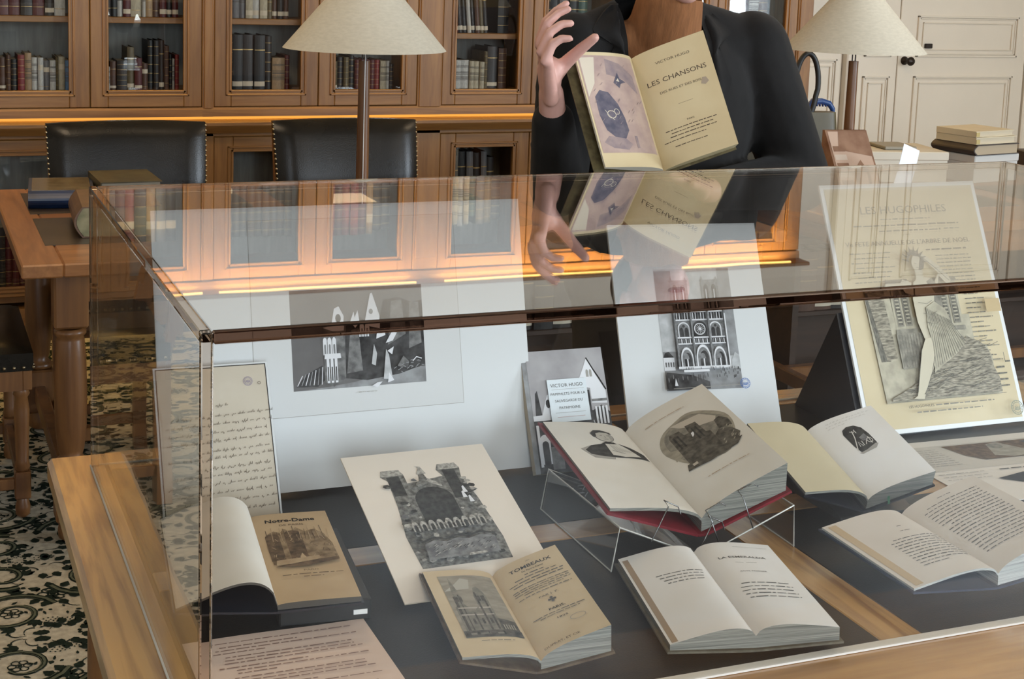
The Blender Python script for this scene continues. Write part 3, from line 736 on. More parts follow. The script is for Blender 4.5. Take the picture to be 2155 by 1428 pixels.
def chair(label, loc, rz, bw=.535, btop=.945):
    t = thing('leather_chair', label, 'chair', loc, (0, 0, rz), group=None)
    hw = .27
    c = cushion(-hw, hw, -.25, .22, .415, .475, .028, leather); s = c.build('seat', t)
    b = MB(); pts = [(-hw - .001, .22, .425), (-hw - .001, -.25, .425), (-hw, -.251, .425), (hw, -.251, .425), (hw + .001, -.25, .425), (hw + .001, .22, .425)]
    nails(b, pts[0:2], 20); nails(b, pts[2:4], 22); nails(b, pts[4:6], 20); b.build('nail_trim', s)
    b = MB(); b.box((-hw + .004, -.246, .36), (hw - .004, -.222, .415), oak_leg, .002); b.box((-hw + .004, .196, .36), (hw - .004, .22, .415), oak_leg, .002)
    b.box((-hw + .004, -.222, .36), (-hw + .028, .196, .415), oak_leg); b.box((hw - .028, -.222, .36), (hw - .004, .196, .415), oak_leg); b.build('seat_frame', t)
    for x in (-hw + .03, hw - .03):
        b = MB(); chair_leg(b, x, -.22); b.build('leg', t)
    for sx in (-1, 1):   # rear posts are the rear legs too, raked backwards
        x = sx * (hw - .030); b = MB()
        P = [(x, .20, 0), (x, .20, .40), (x, .236, .55), (x, .270, .80), (x, .296, btop - .04)]
        for (p, q) in zip(P[:-1], P[1:]):
            w_ = .020
            vs = [(p[0] + a * w_, p[1] + c_ * w_, p[2]) for a, c_ in ((-1, -1), (1, -1), (1, 1), (-1, 1))] + [(q[0] + a * w_, q[1] + c_ * w_, q[2]) for a, c_ in ((-1, -1), (1, -1), (1, 1), (-1, 1))]
            b.add(vs, [(0, 1, 5, 4), (1, 2, 6, 5), (2, 3, 7, 6), (3, 0, 4, 7), (3, 2, 1, 0), (4, 5, 6, 7)], oak_leg)
        b.build('leg', t)
    # upholstered back, slightly wider towards the top and hollowed
    b = MB(); hb = bw / 2; n = 14
    def BP(u, v, side):
        x = (u * 2 - 1) * (hb - .012 * (1 - v)); z = .60 + (btop - .60) * v + .006 * sin(pi * u) * (1 if v > .9 else 0)
        y = .215 + .075 * v * v * .6 + .02 * v + .016 * sin(pi * u) ; e = min(u, 1 - u, v, 1 - v); puff = .030 * min(1, e / .10) ** .5
        return (x, y - (.012 + puff) if side else y + .012 + puff * .5, z)
    b.grid(lambda u, v: BP(u, v, 1), n, n, leather)
    b.grid(lambda u, v: BP(1 - u, v, 0), n, n, leather)
    ring = [(i / n, 0) for i in range(n)] + [(1, i / n) for i in range(n)] + [(1 - i / n, 1) for i in range(n)] + [(0, 1 - i / n) for i in range(n)]
    k = len(ring); b.add([BP(u, v, 1) for u, v in ring] + [BP(u, v, 0) for u, v in ring], [[(i + 1) % k, i, k + i, k + (i + 1) % k] for i in range(k)], leather)
    bk = b.build('backrest', t)
    b = MB(); nails(b, [BP(0, .03, 1), BP(0, .5, 1), BP(0, .97, 1)], 20); nails(b, [BP(1, .03, 1), BP(1, .5, 1), BP(1, .97, 1)], 20); b.build('nail_trim', bk)
    b = MB(); b.box((-hw + .03, -.226, .085), (hw - .03, -.206, .115), oak_leg, .002); b.build('stretcher', t)
    for sx in (-1, 1):
        b = MB(); b.box((sx * (hw - .03) - .01, -.20, .08), (sx * (hw - .03) + .01, .18, .11), oak_leg, .002); b.build('stretcher', t)
    return t
chair('black leather chair with brass nails, behind the reading table, left of the lamp', (.452, 3.42, .0066), 0)
chair('black leather chair partly hidden by the left lamp pole', (1.225, 3.42, .0066), 0)
chair('leather chair with nailed seat pulled up to the reading table end, at left edge', (-.20, 2.86, .0066), radians(90))

# ------------------------------------------------------------------ table lamps
shade_m = pm('linen_lampshade', (0.52, 0.50, 0.425), rough=.85, spec=.2, var=.10, scale=60, stretch=(1, 1, 3), bump=.0004, bscale=500)
def lamp(label, x, y, zt=1.275, r=.25, ztop=1.50, cord=True):
    t = thing('table_lamp', label, 'lamp', (x, y, .7676))
    Z = -.7676
    b = MB(); b.lathe([(.005, 0), (.10, 0), (.105, .006), (.10, .016), (.03, .022), (.018, .03)], dark_metal, 40); b.build('base', t)
    b = MB(); b.lathe([(.019, .025), (.0185, .20), (.0165, zt + Z - .075), (.0165, zt + Z - .035)], oak_leg, 24); b.build('pole', t)
    b = MB(); 
    for sx in (-.006, .006): b.tube([(sx, 0, zt + Z - .036), (sx, 0, zt + Z + .03)], .0022, dark_metal, 8)
    b.lathe([(.010, zt + Z - .004), (.016, zt + Z + .006), (.016, zt + Z + .05), (.012, zt + Z + .055)], dark_metal, 20)
    b.build('socket', t)
    if cord: b = MB(); b.tube([(-.004, -.020, .03), (-.004, -.019, .25), (-.003, -.0175, zt + Z - .04), (0, -.012, zt + Z + .01)], .0016, wf, 6); b.build('cord', t)
    b = MB(); n = 72; tp = .045
    b.lathe([(r, zt + Z), (tp, ztop + Z)], shade_m, n, cap=False); b.lathe([(tp - .0015, ztop + Z), (r - .0015, zt + Z)], shade_m, n, cap=False)
    b.lathe([(r, zt + Z), (r - .0015, zt + Z)], shade_m, n, cap=False); b.lathe([(tp - .0015, ztop + Z), (tp, ztop + Z)], shade_m, n, cap=False)
    sh = b.build('lamp_shade', t)
    b = MB(); b.tube([(.016 * cos(a), .016 * sin(a), zt + Z + .052) for a in [2 * pi * i / 16 for i in range(16)]], .0015, dark_metal, 6, closed=True)
    for k in range(3): a = 2 * pi * k / 3; b.tube([(.016 * cos(a), .016 * sin(a), zt + Z + .052), (tp * cos(a), tp * sin(a), ztop + Z - .004)], .0013, dark_metal, 6)
    b.build('shade_carrier', sh)
    return t
lamp('table lamp with cream cone shade and wooden pole, in front of the bookcase', 1.018, 2.80, 1.270, .242)
lamp('table lamp with cream cone shade standing before the white double door', 2.752, 2.80, 1.275, .238, cord=False)

# ------------------------------------------------------------------ old volumes lying on the left table
def lying_book(name, label, loc, rz, w_, d_, h_, cover, pages, rounded=True, cat='book', top=None, group=None):
    """closed book lying flat: spine at local x=0, tail towards local -y; origin at the base corner"""
    t = thing(name, label, cat, loc, (0, 0, rz), group)
    b = MB(); e = .003; n = 8
    if rounded: outer = [(.012 - .022 * sin(pi * i / n), h_ * i / n) for i in range(n + 1)]; inner = [(.015 - .019 * sin(pi * i / n), e + (h_ - 2 * e) * i / n) for i in range(n + 1)]
    else: outer = [(0, 0), (0, h_)]; inner = [(e, e), (e, h_ - e)]
    poly = outer + [(w_, h_), (w_, h_ - e)] + inner[::-1] + [(w_, e), (w_, 0)]
    k = len(poly)
    vs = [(x, 0, z) for x, z in poly] + [(x, d_, z) for x, z in poly]
    b.add(vs, [[(i + 1) % k, i, k + i, k + (i + 1) % k] for i in range(k)], cover, False)
    m = len(outer)
    # end caps as quads between outer and inner outlines
    op = outer + [(w_, h_)]; ip = inner + [(w_, h_ - e)]
    op = [(w_, 0)] + op; ip = [(w_, e)] + ip
    kk = len(op)
    for y, fl in ((0, 1), (d_, 0)):
        fs = [[i, i + 1, kk + i + 1, kk + i] for i in range(kk - 1)]
        if fl: fs = [f[::-1] for f in fs]
        b.add([(x, y, z) for x, z in op] + [(x, y, z) for x, z in ip], fs, cover)
    b.build('cover', t)
    b = MB(); ins = [(x + .001, z) for x, z in inner]
    poly = ins + [(w_ - .006, h_ - e), (w_ - .006, e)]
    b.prism([(x, z) for x, z in poly][::-1], .004, d_ - .004, pages, 'y'); b.build('page_block', t)
    if top:
        b = MB(); b.box((.02, .01, h_ + .0001), (w_ - .008, d_ - .01, h_ + .0009), top); b.build('cover_panel', t)
    return t
navy = pm('navy_blue_leather', (0.012, 0.028, 0.075), rough=.35, spec=.5, var=.4, scale=12)
gilt_cov = pm('gilded_brown_board', (.12, .085, .045), rough=.22, spec=.7, col2=(.22, .16, .08), scale=22)
olive_cov = pm('olive_marbled_board', (.085, .072, .036), rough=.35, col2=(.045, .036, .018), scale=22)
brown_cov = pm('brown_calf', (.155, .082, .045), rough=.42, var=.35, scale=14)
gold_edge = pm('gilded_marbled_edge', (.34, .30, .17), rough=.35, spec=.6, col2=(.15, .14, .06), scale=26)
dull_edge = edgemat('old_page_edges', (.36, .32, .25), (.20, .175, .13))
# navy volume: spine turned to the viewer
t = lying_book('antique_book', 'navy blue spined volume with shiny gilt brown cover, on the left reading table', (.262, 3.128, .7612), radians(113), .272, .19, .052, navy, dull_edge, True, top=gilt_cov)
t.location = (.270, 3.075, .7680); t.rotation_euler = (0, 0, radians(90 - 5))
t.location = (.270, 3.085, .7680)
lying_book('antique_book', 'olive marbled folio lying in front of the left black chair', (.292, 3.11, .7680), radians(2), .185, .25, .072, olive_cov, dull_edge, False)
lying_book('antique_book', 'thick brown calf volume with greenish gold edges, partly behind the case corner', (.172, 2.63, .7680), radians(-3), .22, .30, .084, brown_cov, gold_edge, True)

# ------------------------------------------------------------------ papers, books and bag on the right table
cream_cov = pm('cream_paper_cover', (.56, .48, .33), rough=.6, var=.08, scale=12)
ochre = pm('ochre_label', (.42, .32, .12), rough=.6)
rz = radians(24)
def stack_book(label, z, hh, w_, d_, cover, pages, off=(0, 0), dz=0, name='paperback_book'):
    return lying_book(name, label, (3.47 + off[0], 3.02 + off[1], z), rz + dz, w_, d_, hh, cover, pages, False, group=None)
white_box = pm('pale_grey_box_card', (.50, .48, .44), rough=.7)
def flat_box(name, label, cat, loc, rz_, a, m, lid=True):
    t = thing(name, label, cat, loc, (0, 0, rz_))
    b = MB(); b.box((0, 0, 0), (a[0], a[1], a[2] * .75), m, .002); b.build('body', t)
    b = MB(); b.box((-.003, -.003, a[2] * .72), (a[0] + .003, a[1] + .003, a[2]), m, .003); b.build('lid', t)
    return t
flat_box('archive_box', 'pale grey card box under the small stack of books, right table', 'box', (3.47, 3.00, .7675), radians(10), (.245, .20, .104), white_box)
lying_book('hardback_book', 'dark brown hardback lying on the grey box beneath two cream paperbacks', (3.462, 2.99, .8725), radians(10), .245, .205, .040, pm('dark_brown_cloth', (.035, .024, .018), rough=.5), pm('tan_edges', (.38, .30, .20), rough=.8), True)
lying_book('paperback_book', 'lower of two cream paperbacks with ochre label, on the dark brown hardback', (3.470, 3.0, .9135), radians(10), .225, .19, .026, cream_cov, pm('cream_edges', (.52, .44, .31), rough=.8), False)
lying_book('paperback_book', 'upper of two cream paperbacks with ochre label, topmost of the right stack', (3.470, 3.003, .9405), radians(11.5), .222, .185, .022, cream_cov, MATS['cream_edges'], False)
for o in [o for o in COL.objects if o.name.startswith('paperback_book')]:
    b = MB(); b.box((.0, -.0015, .002), (.020, -.0002, .019), ochre); b.build('spine_label', o)
flat_box('document_box', 'wide pale document box lying flat beside the book stack, right table', 'box', (2.985, 3.12, .7675), radians(-12), (.40, .26, .115), pm('warm_white_board', (.55, .50, .40), rough=.55))
b = MB(); b.box((0, 0, 0), (.13, .15, .012), pm('olive_grey_folder', (.24, .22, .17), rough=.5), .003); o = b.build('folder'); tag(o, 'olive grey folder lying on the pale document box', 'folder'); o.location = (3.16, 3.13, .8835); o.rotation_euler = (0, 0, radians(-10))
b = MB(); b.box((0, 0, 0), (.24, .20, .10), pm('dark_binder_cloth', (.06, .05, .042), rough=.5), .004); b.box((.006, -.002, .02), (.234, .0, .08), pm('binder_edge', (.24, .20, .16), rough=.7)); o = b.build('binder'); tag(o, 'dark binder at the far right edge, beyond the book stack', 'binder'); o.location = (3.80, 3.0, .7675); o.rotation_euler = (0, 0, radians(-8))
# picture booklet on a slope with a white slip of paper
sepia1 = engr('sepia_photo_dark', (.20, .10, .06), (.33, .19, .12), 14); sepia2 = pm('sepia_photo_light', (.55, .38, .28), rough=.6)
t = thing('picture_booklet', 'brown sepia picture booklet propped beside the olive bag, behind the case', 'booklet', (2.595, 2.585, .7675), (0, 0, radians(-6)))
b = MB(); b.prism([(0, 0), (.17, 0), (.17, .245), (.155, .245), (.0, .03)], 0, .155, sepia1, 'x'); o = b.build('cover', t)
ik = Ink(lambda u, v, l: (u * .78, v * .74 - l, .03 + v * 1.026 + l), .0006)
ik.rect(.01, .01, .19, .205, sepia2)
for k in range(6): ik.rect(.015, .02 + k * .025, .07, .036 + k * .025, sepia1 if k % 2 else pm('pale_tile', (.62, .50, .40)))
ik.poly([(.08, .015), (.15, .015), (.16, .08), (.13, .12), (.09, .09)], sepia1); ik.poly([(.10, .03), (.14, .03), (.145, .08), (.115, .10)], pm('skin_tone_print', (.52, .34, .25)))
ik.poly([(.04, .15), (.19, .13), (.19, .205), (.06, .205)], sepia1)
ik.build('cover_picture', t)
b = MB(); b.grid(lambda u, v: (u * .065, v * .02 + .03 * v * v, .0 + .24 * v), 2, 8, pm('cool_white_slip', (.72, .74, .80), rough=.6)); b.grid(lambda u, v: ((1 - u) * .065, v * .02 + .03 * v * v + .0008, .0 + .24 * v), 2, 8, MATS['cool_white_slip'])
o = b.build('paper_slip'); tag(o, 'cool white slip of paper standing against the sepia booklet', 'paper'); o.location = (2.690, 2.50, .7682); o.rotation_euler = (0, radians(22), radians(-5))
# bag with looped handle and umbrella
bag_m = pm('olive_leather_bag', (.075, .058, .018), rough=.45, var=.35, scale=9)
t = thing('handbag', 'olive leather handbag with tall looped black handle, right of the person', 'bag', (2.86, 3.20, .7675), (0, 0, radians(-10)))
b = MB()
def bagp(u, v):
    a = 2 * pi * u; s = 1 - .18 * v; sx = .125 * s; sy = .055 * (1 - .5 * v)
    c_, s_ = cos(a), sin(a); q = (abs(c_) ** .5) * (1 if c_ > 0 else -1); p_ = (abs(s_) ** .5) * (1 if s_ > 0 else -1)
    return (sx * q, sy * p_, .255 * v)
b.grid(bagp, 40, 10, bag_m); b.add([bagp(i / 40, 1) for i in range(40)], [list(range(40))], bag_m); b.build('body', t)
b = MB(); b.tube([(-.020 + .045 * cos(a) * (1 if sin(a) > -.2 else .9), -.01, .355 + .115 * sin(a) if sin(a) > 0 else .355 + .13 * sin(a)) for a in [-1.25 + (2 * pi - .65) * i / 30 for i in range(31)]], .0100, black, 12); b.build('handle', t)
b = MB(); b.lathe([(.004, 0), (.010, .002), (.010, .008), (.002, .010)], brass, 14, M=Matrix.Translation((.06, -.056, .14)) @ Matrix.Rotation(pi / 2, 4, 'X')); b.build('clasp', t)
blue_pl = pm('royal_blue_plastic', (.008, .045, .17), rough=.35)
t = thing('umbrella', 'umbrella with blue grip handle poking out of the olive handbag', 'umbrella', (2.935, 3.31, .7675), (0, 0, radians(-8)))
b = MB(); b.tube([(0, 0, 0), (0, 0, .17), (0, 0, .245)], [.018, .020, .012], pm('blue_umbrella_cloth', (.012, .04, .11), rough=.6), 12); b.build('canopy', t)
b = MB(); b.tube([(0, 0, .22), (0, 0, .255), (.015, 0, .28), (.05, 0, .282), (.082, 0, .273), (.098, 0, .252), (.100, 0, .235)], [.012, .014, .014, .0115, .0115, .010, .008], blue_pl, 12)
for k in range(5): b.tube([(.03 + k * .012, 0, .2685 - k * .001), (.034 + k * .012, 0, .2675)], .006, blue_pl, 8)
b.build('handle', t)

# ------------------------------------------------------------------ dark cupboards added in place of the shade under the reading tables
dkw = wood('shade_cupboard_wood', (.040, .018, .009), (.020, .009, .005), 'x', .5)
def shade_cupboard(label, x0, x1, y0, cols):
    t = thing('shade_cupboard', label, 'cupboard', (x0, y0, .0066)); h_ = .60; d_ = .215
    b = MB(); b.box((0, 0, 0), (x1 - x0, d_, .04), dkw, .002); b.box((0, 0, h_ - .025), (x1 - x0, d_, h_), dkw, .003); b.box((0, d_ - .02, .04), (x1 - x0, d_, h_ - .025), dkw)
    b.box((0, 0, .04), (.025, d_ - .02, h_ - .025), dkw); b.box((x1 - x0 - .025, 0, .04), (x1 - x0, d_ - .02, h_ - .025), dkw); b.build('body', t)
    q = MB(); q.box((.026, .01, .31), (x1 - x0 - .026, d_ - .021, .328), dkw, .002); q.build('shelf', t)
    return t
shade_cupboard('added dark cupboard in place of shade under the left reading table, holding dark volumes', .80, 2.02, 2.93, 0)
shade_cupboard('added dark cupboard in place of shade under the right reading table, holding dark volumes', 2.66, 4.40, 2.93, 0)
for (nm, xs, n_) in (('left', 1.45, 7), ('right', 2.695, 9)):
    cl = ['dark', 'brown', 'black', 'maroon', 'dark', 'black', 'brown']
    shelf_row('on upper shelf of added cupboard under %s table' % nm, xs, .3350, [(.072, .215, cl[(i * 5 + 1) % 7], (0, 1, 1)[i % 3]) for i in range(n_)], 'volumes in the added cupboards', y=2.945, depth=.14)

# ------------------------------------------------------------------ the display table
TZ = .75
t = thing('display_table', 'oak display table with black leather panels under the clear case', 'table', (-.06, -.13, 0))
T = Matrix.Translation((.06, .13, 0))
xa, xb, ya, yb = -.06, 1.80, -.13, .95
b = MB(); b.T = T
b.box((xa, ya, .712), (.028, yb, .750), oak_case_y, .007)
b.box((.028, ya, .712), (1.70, .002, .750), oak_case, .0015); b.box((.028, .868, .712), (1.70, yb, .750), oak_case, .0015)
b.box((1.70, ya, .712), (xb, yb, .750), oak_case_y, .007)
b.box((.028, .412, .712), (.826, .470, .750), oak_case, .0015); b.box((.826, .002, .712), (.887, .868, .750), oak_case_y, .0015)
b.box((.887, .412, .712), (1.70, .470, .750), oak_case, .0015)
b.box((.028, .002, .710), (1.70, .868, .744), oak_case); b.build('tabletop', t)
for (a, c, d, e) in ((.0285, .0025, .8255, .4115), (.0285, .4705, .8255, .8675), (.8875, .0025, 1.6995, .4115), (.8875, .4705, 1.6995, .8675)):
    b = MB(); b.T = T; b.box((a, c, .744), (d, e, .7497), pad_m, .001); b.build('leather_panel', t)
b = MB(); b.T = T
for (a, c, d, e) in ((xa + .06, ya + .06, xb - .06, ya + .085), (xa + .06, yb - .085, xb - .06, yb - .06), (xa + .06, ya + .085, xa + .085, yb - .085), (xb - .085, ya + .085, xb - .06, yb - .085)): b.box((a, c, .63), (d, e, .712), oak_case)
b.build('apron', t)
for x in (xa + .09, xb - .09):
    for y in (ya + .09, yb - .09):
        b = MB(); b.T = T; b.box((x - .04, y - .04, .56), (x + .04, y + .04, .712), oak_leg, .005)
        b.lathe(turned_leg(.56, .2, .036), oak_leg, 24, (x, y)); b.box((x - .038, y - .038, 0.0065), (x + .038, y + .038, .20), oak_leg, .005); b.build('leg', t)

# ------------------------------------------------------------------ the clear display case
CW, CD, CH, TH = 1.7313, .8905, .44, .012
t = thing('display_case', 'large clear acrylic display case covering the books on the oak table', 'display case', (0, 0, TZ))
ac_top = acrylic('acrylic_top', .00012, 4.0); ac_side = acrylic('acrylic_side', .0006, 5.0); ac = acrylic('acrylic_sheet', .00012, 4.0)
rod = solid_glass('acrylic_edge', (.86, .80, .74)); rod_f = solid_glass('front_edge_reflection_tint', (.42, .31, .25))  # brown tints stand in for surroundings mirrored inside the edges, darkest in front
z0 = .0015
def sheet(name, a, c, m): b = MB(); b.box(a, c, m); b.build(name, t)
ST = .002   # the straight-through sheet shader needs only the optical gap between the two faces
sheet('top_panel', (TH, TH, CH - ST), (CW - TH, CD - TH, CH), ac_top)
sheet('front_panel', (TH, 0, z0), (CW - TH, ST, CH - TH), ac)
sheet('back_panel', (TH, CD - ST, z0), (CW - TH, CD, CH - TH), ac)
sheet('side_panel', (0, TH, z0), (ST, CD - TH, CH - TH), ac_side)
sheet('side_panel', (CW - ST, TH, z0), (CW, CD - TH, CH - TH), ac_side)
for (a, c) in (((TH, 0, CH - TH), (CW - TH, TH, CH)), ((TH, CD - TH, CH - TH), (CW - TH, CD, CH)), ((0, TH, CH - TH), (TH, CD - TH, CH)), ((CW - TH, TH, CH - TH), (CW, CD - TH, CH)),
               ((0, 0, z0), (TH, TH, CH)), ((CW - TH, 0, z0), (CW, TH, CH)), ((0, CD - TH, z0), (TH, CD, CH)), ((CW - TH, CD - TH, z0), (CW, CD, CH))):
    b = MB(); b.box(tuple(q + .0002 for q in a), tuple(q - .0002 for q in c), rod_f if a == (TH, 0, CH - TH) else rod, .0012); b.build('polished_edge', t)
lip = pm('frosted_sheet_edge', (.62, .58, .52), rough=.5)
b = MB(); b.box((0, -.0015, .0005), (CW, TH, .0030), lip); b.box((-.0012, 0, .0005), (.0012, CD, .0030), lip); b.box((0, CD - .002, .0005), (CW, CD + .001, .0030), lip); b.build('bottom_edge', t)

# ------------------------------------------------------------------ papers and inks
cardW = pm('white_mount_card', (.66, .68, .71), rough=.75); cardE = pm('white_card_edge', (.78, .80, .83), rough=.7)
cardC = pm('cream_mount_card', (.74, .67, .60), rough=.75, var=.05, scale=6); ivory = pagemat('ivory_leaf', (.70, .68, .645), (.60, .56, .50), scale=14)
posterP = pagemat('poster_paper', (.66, .57, .40), (.55, .45, .28), scale=7)
pinkP = pm('pale_pink_sheet', (.70, .54, .46), rough=.75); letP = pagemat('letter_paper', (.60, .54, .46), (.50, .44, .35), scale=12)
oldP = pagemat('foxed_leaf', (.64, .53, .37), (.50, .38, .23), scale=16); whiteP = pagemat('white_leaf', (.77, .77, .785), (.70, .67, .63), scale=16, amount=.4)
greyP = pagemat('grey_cream_leaf', (.69, .65, .61), (.59, .53, .47), scale=13); beigeP = pagemat('blank_beige_leaf', (.52, .46, .33), (.44, .38, .26), scale=9)
tanP = pagemat('tan_printed_wrapper', (.50, .37, .23), (.38, .26, .15), scale=14)
yelP = pagemat('yellowed_leaf', (.66, .54, .33), (.57, .43, .24), scale=12)
K = pm('black_ink', (.012, .012, .013), rough=.7, spec=.2); KG = pm('grey_ink', (.12, .115, .11), rough=.8, spec=.2); KB = pm('brown_ink', (.085, .06, .045), rough=.8, spec=.2)
LG = pm('light_grey_ink', (.34, .33, .31), rough=.8, spec=.2); PKI = pm('print_ink_on_pink', (.26, .16, .13), rough=.8, spec=.2)
E1 = engr('wash_grey', (.20, .20, .21), (.33, .34, .36), 40); E2 = engr('wash_dark', (.022, .022, .024), (.09, .09, .095), 50); E3 = engr('wash_light', (.56, .57, .60), (.40, .41, .43), 60)
E4 = engr('wash_mid', (.10, .10, .105), (.24, .24, .245), 90); EW = pm('wash_white', (.70, .71, .76), rough=.75)
S1 = engr('sepia_wash', (.32, .23, .14), (.14, .09, .05), 90); S2 = engr('sepia_dark', (.06, .04, .025), (.17, .11, .065), 100); S3 = engr('sepia_pale', (.44, .33, .21), (.33, .23, .14), 60)
P1 = engr('plate_sky', (.36, .33, .27), (.25, .23, .19), 50, (1, 2, 1)); P2 = engr('plate_dark', (.045, .042, .038), (.13, .12, .10), 120); P3 = engr('plate_mid', (.16, .15, .13), (.27, .25, .21), 110)
C1 = engr('etched_stone', (.24, .235, .22), (.07, .068, .062), 160); C2 = engr('etched_dark', (.018, .018, .018), (.055, .055, .052), 120); C3 = engr('etched_light', (.50, .48, .44), (.20, .19, .18), 220)
H1 = engr('poster_tone', (.34, .32, .27), (.17, .16, .14), 70); H2 = engr('poster_dark', (.10, .095, .085), (.22, .21, .18), 110, (3, 1, 1)); H3 = engr('poster_pale', (.52, .48, .38), (.38, .35, .28), 60); H4 = engr('poster_hatch', (.45, .41, .33), (.13, .12, .10), 150, (.5, 2.4, 1))
BST = pm('blue_stamp_ink', (.05, .14, .42), rough=.8); GST = pm('grey_green_stamp_ink', (.26, .28, .22), rough=.8); VST = pm('violet_stamp_ink', (.33, .28, .36), rough=.8)
rnd = random.Random(11)

def stamp(k, u, v, r, m, rnd_):
    k.ring(u, v, r, r * .12, m); k.ring(u, v, r * .72, r * .08, m)
    for i in range(14): a = 2 * pi * i / 14; k.line([(u + r * .80 * cos(a), v + r * .80 * sin(a)), (u + r * .93 * cos(a + .12), v + r * .93 * sin(a + .12))], r * .08, m)
    for i in range(5): k.line([(u - r * .5 + r * .2 * i, v - r * .35), (u - r * .35 + r * .2 * i, v + r * .1 * rnd_.uniform(.5, 3))], r * .12, m)
    k.line([(u - r * .5, v - r * .2), (u, v - r * .4), (u + r * .5, v - .15 * r)], r * .10, m)

def facade(k, u0, v0, w_, h_, body, dark, light, mid):
    """generic gothic west front with two square towers"""
    X = lambda a: u0 + a * w_; Y = lambda a: v0 + a * h_
    for (a, c) in ((0, .37), (.63, 1.0)):
        k.rect(X(a + .02), Y(.62), X(c - .02), Y(.95), body); k.rect(X(a), Y(.945), X(c), Y(.965), mid)
        for f in (.28, .72):
            m = a + (c - a) * f; k.arch(X(m), Y(.655), w_ * .095, h_ * .26, dark); k.rect(X(m) - w_ * .008, Y(.66), X(m) + w_ * .008, Y(.86), light)
        for q in (a + .01, a + (c - a) / 2 - .015, c - .04): k.rect(X(q), Y(.62), X(q + .03), Y(.95), mid)
        k.poly([(X(c - .07), Y(.96)), (X(c - .01), Y(.96)), (X(c - .04), Y(1.0))], body)
        k.poly([(X(a + .01), Y(.96)), (X(a + .06), Y(.96)), (X(a + .035), Y(1.01))], body)
    k.rect(X(-.01), Y(0), X(1.01), Y(.62), body)
    # colonnade
    k.rect(X(0), Y(.53), X(1), Y(.61), dark)
    for i in range(19): k.rect(X(.01 + i * .054), Y(.53), X(.024 + i * .054), Y(.60), light if i % 3 else mid)
    k.rect(X(-.02), Y(.605), X(1.02), Y(.622), light); k.rect(X(-.01), Y(.515), X(1.01), Y(.53), light)
    # window storey
    k.rect(X(.35), Y(.33), X(.65), Y(.515), mid)
    for cx in (.18, .82):
        k.arch(X(cx), Y(.335), w_ * .24, h_ * .165, light, False); k.arch(X(cx), Y(.335), w_ * .20, h_ * .15, mid, False)
        for d in (-.05, .05): k.arch(X(cx + d), Y(.335), w_ * .075, h_ * .105, dark)
        k.oval(X(cx), Y(.455), w_ * .028, w_ * .028, dark, 10)
    k.arch(X(.5), Y(.335), w_ * .28, h_ * .175, dark, False)
    for r, m in ((.115, light), (.10, mid), (.085, dark)): k.oval(X(.5), Y(.42), w_ * r, w_ * r, m, 22)
    for i in range(12): a = 2 * pi * i / 12; k.line([(X(.5) + w_ * .02 * cos(a), Y(.42) + w_ * .02 * sin(a)), (X(.5) + w_ * .082 * cos(a), Y(.42) + w_ * .082 * sin(a))], w_ * .008, light)
    k.oval(X(.5), Y(.42), w_ * .022, w_ * .022, light, 10)
    # gallery of kings
    k.rect(X(0), Y(.265), X(1), Y(.32), dark)
    for i in range(24): k.rect(X(.008 + i * .0425), Y(.268), X(.03 + i * .0425), Y(.312), mid if i % 2 else light)
    k.rect(X(-.02), Y(.318), X(1.02), Y(.334), light); k.rect(X(-.01), Y(.252), X(1.01), Y(.266), light)
    # portals
    for cx, ww, hh in ((.17, .25, .21), (.5, .29, .235), (.83, .25, .21)):
        k.arch(X(cx), Y(.012), w_ * ww, h_ * hh, light); k.arch(X(cx), Y(.012), w_ * ww * .82, h_ * hh * .88, mid)
        k.arch(X(cx + .015), Y(.012), w_ * ww * .60, h_ * hh * .72, dark); k.rect(X(cx) - w_ * .012, Y(.012), X(cx) + w_ * .012, Y(.10), light)
        k.arch(X(cx - .02), Y(.095), w_ * ww * .42, h_ * .06, mid)
    # buttresses
    for i, cx in enumerate((-.005, .325, .675, 1.005)):
        k.rect(X(cx - .022), Y(0), X(cx + .022), Y(.63), mid); k.rect(X(cx - .026), Y(0), X(cx - .010), Y(.62), dark)
        if i == 3: k.rect(X(cx + .0), Y(0), X(cx + .022), Y(.58), light)
    k.rect(X(-.03), Y(-.012), X(1.03), Y(.014), light)

def board(name, label, cat, O, rz, tilt, w_, h_, th, face, edge, border=0, z=.7565, group=None):
    t = thing(name, label, cat, (O[0], O[1], z), (radians(tilt), 0, radians(rz)), group)
    b = MB(); b.box((0, 0, -th), (w_, h_, -.0002), edge, .0004); b.build('backing_board', t)
    b = MB(); b.box((border, border, -.0001), (w_ - border, h_ - border, .0003), face); b.build('sheet', t)
    k = Ink(lambda u, v, l: (u, v, l), .0005)
    return t, k
def strut(t, tilt, w_, h_, th, wd=.05, pos=.5, frac=.55, m=None):
    """folding card strut behind a board, foot resting on the table (local frame of the board)"""
    a = radians(tilt); L = h_ * frac
    top = Vector((w_ * pos, L, -th)); foot_y = L * cos(a) + L * sin(a) * .55   # world run behind
    F = Vector((foot_y, 0))                                                   # (run, height 0)
    ly = F.x * cos(a); lz = -F.x * sin(a)
    b = MB()
    d = Vector((0, ly, lz)) - Vector((0, top.y, top.z)); n = Vector((0, -d.z, d.y)).normalized() * .0015
    P = [Vector((w_ * pos + s * wd / 2, top.y, top.z - .001)) for s in (-1, 1)] + [Vector((w_ * pos + s * wd / 2, ly, lz + .004)) for s in (1, -1)]
    b.add([p + n for p in P] + [p - n for p in P], [(0, 1, 2, 3), (7, 6, 5, 4), (0, 4, 5, 1), (1, 5, 6, 2), (2, 6, 7, 3), (3, 7, 4, 0)], m or black); b.build('easel_strut', t)

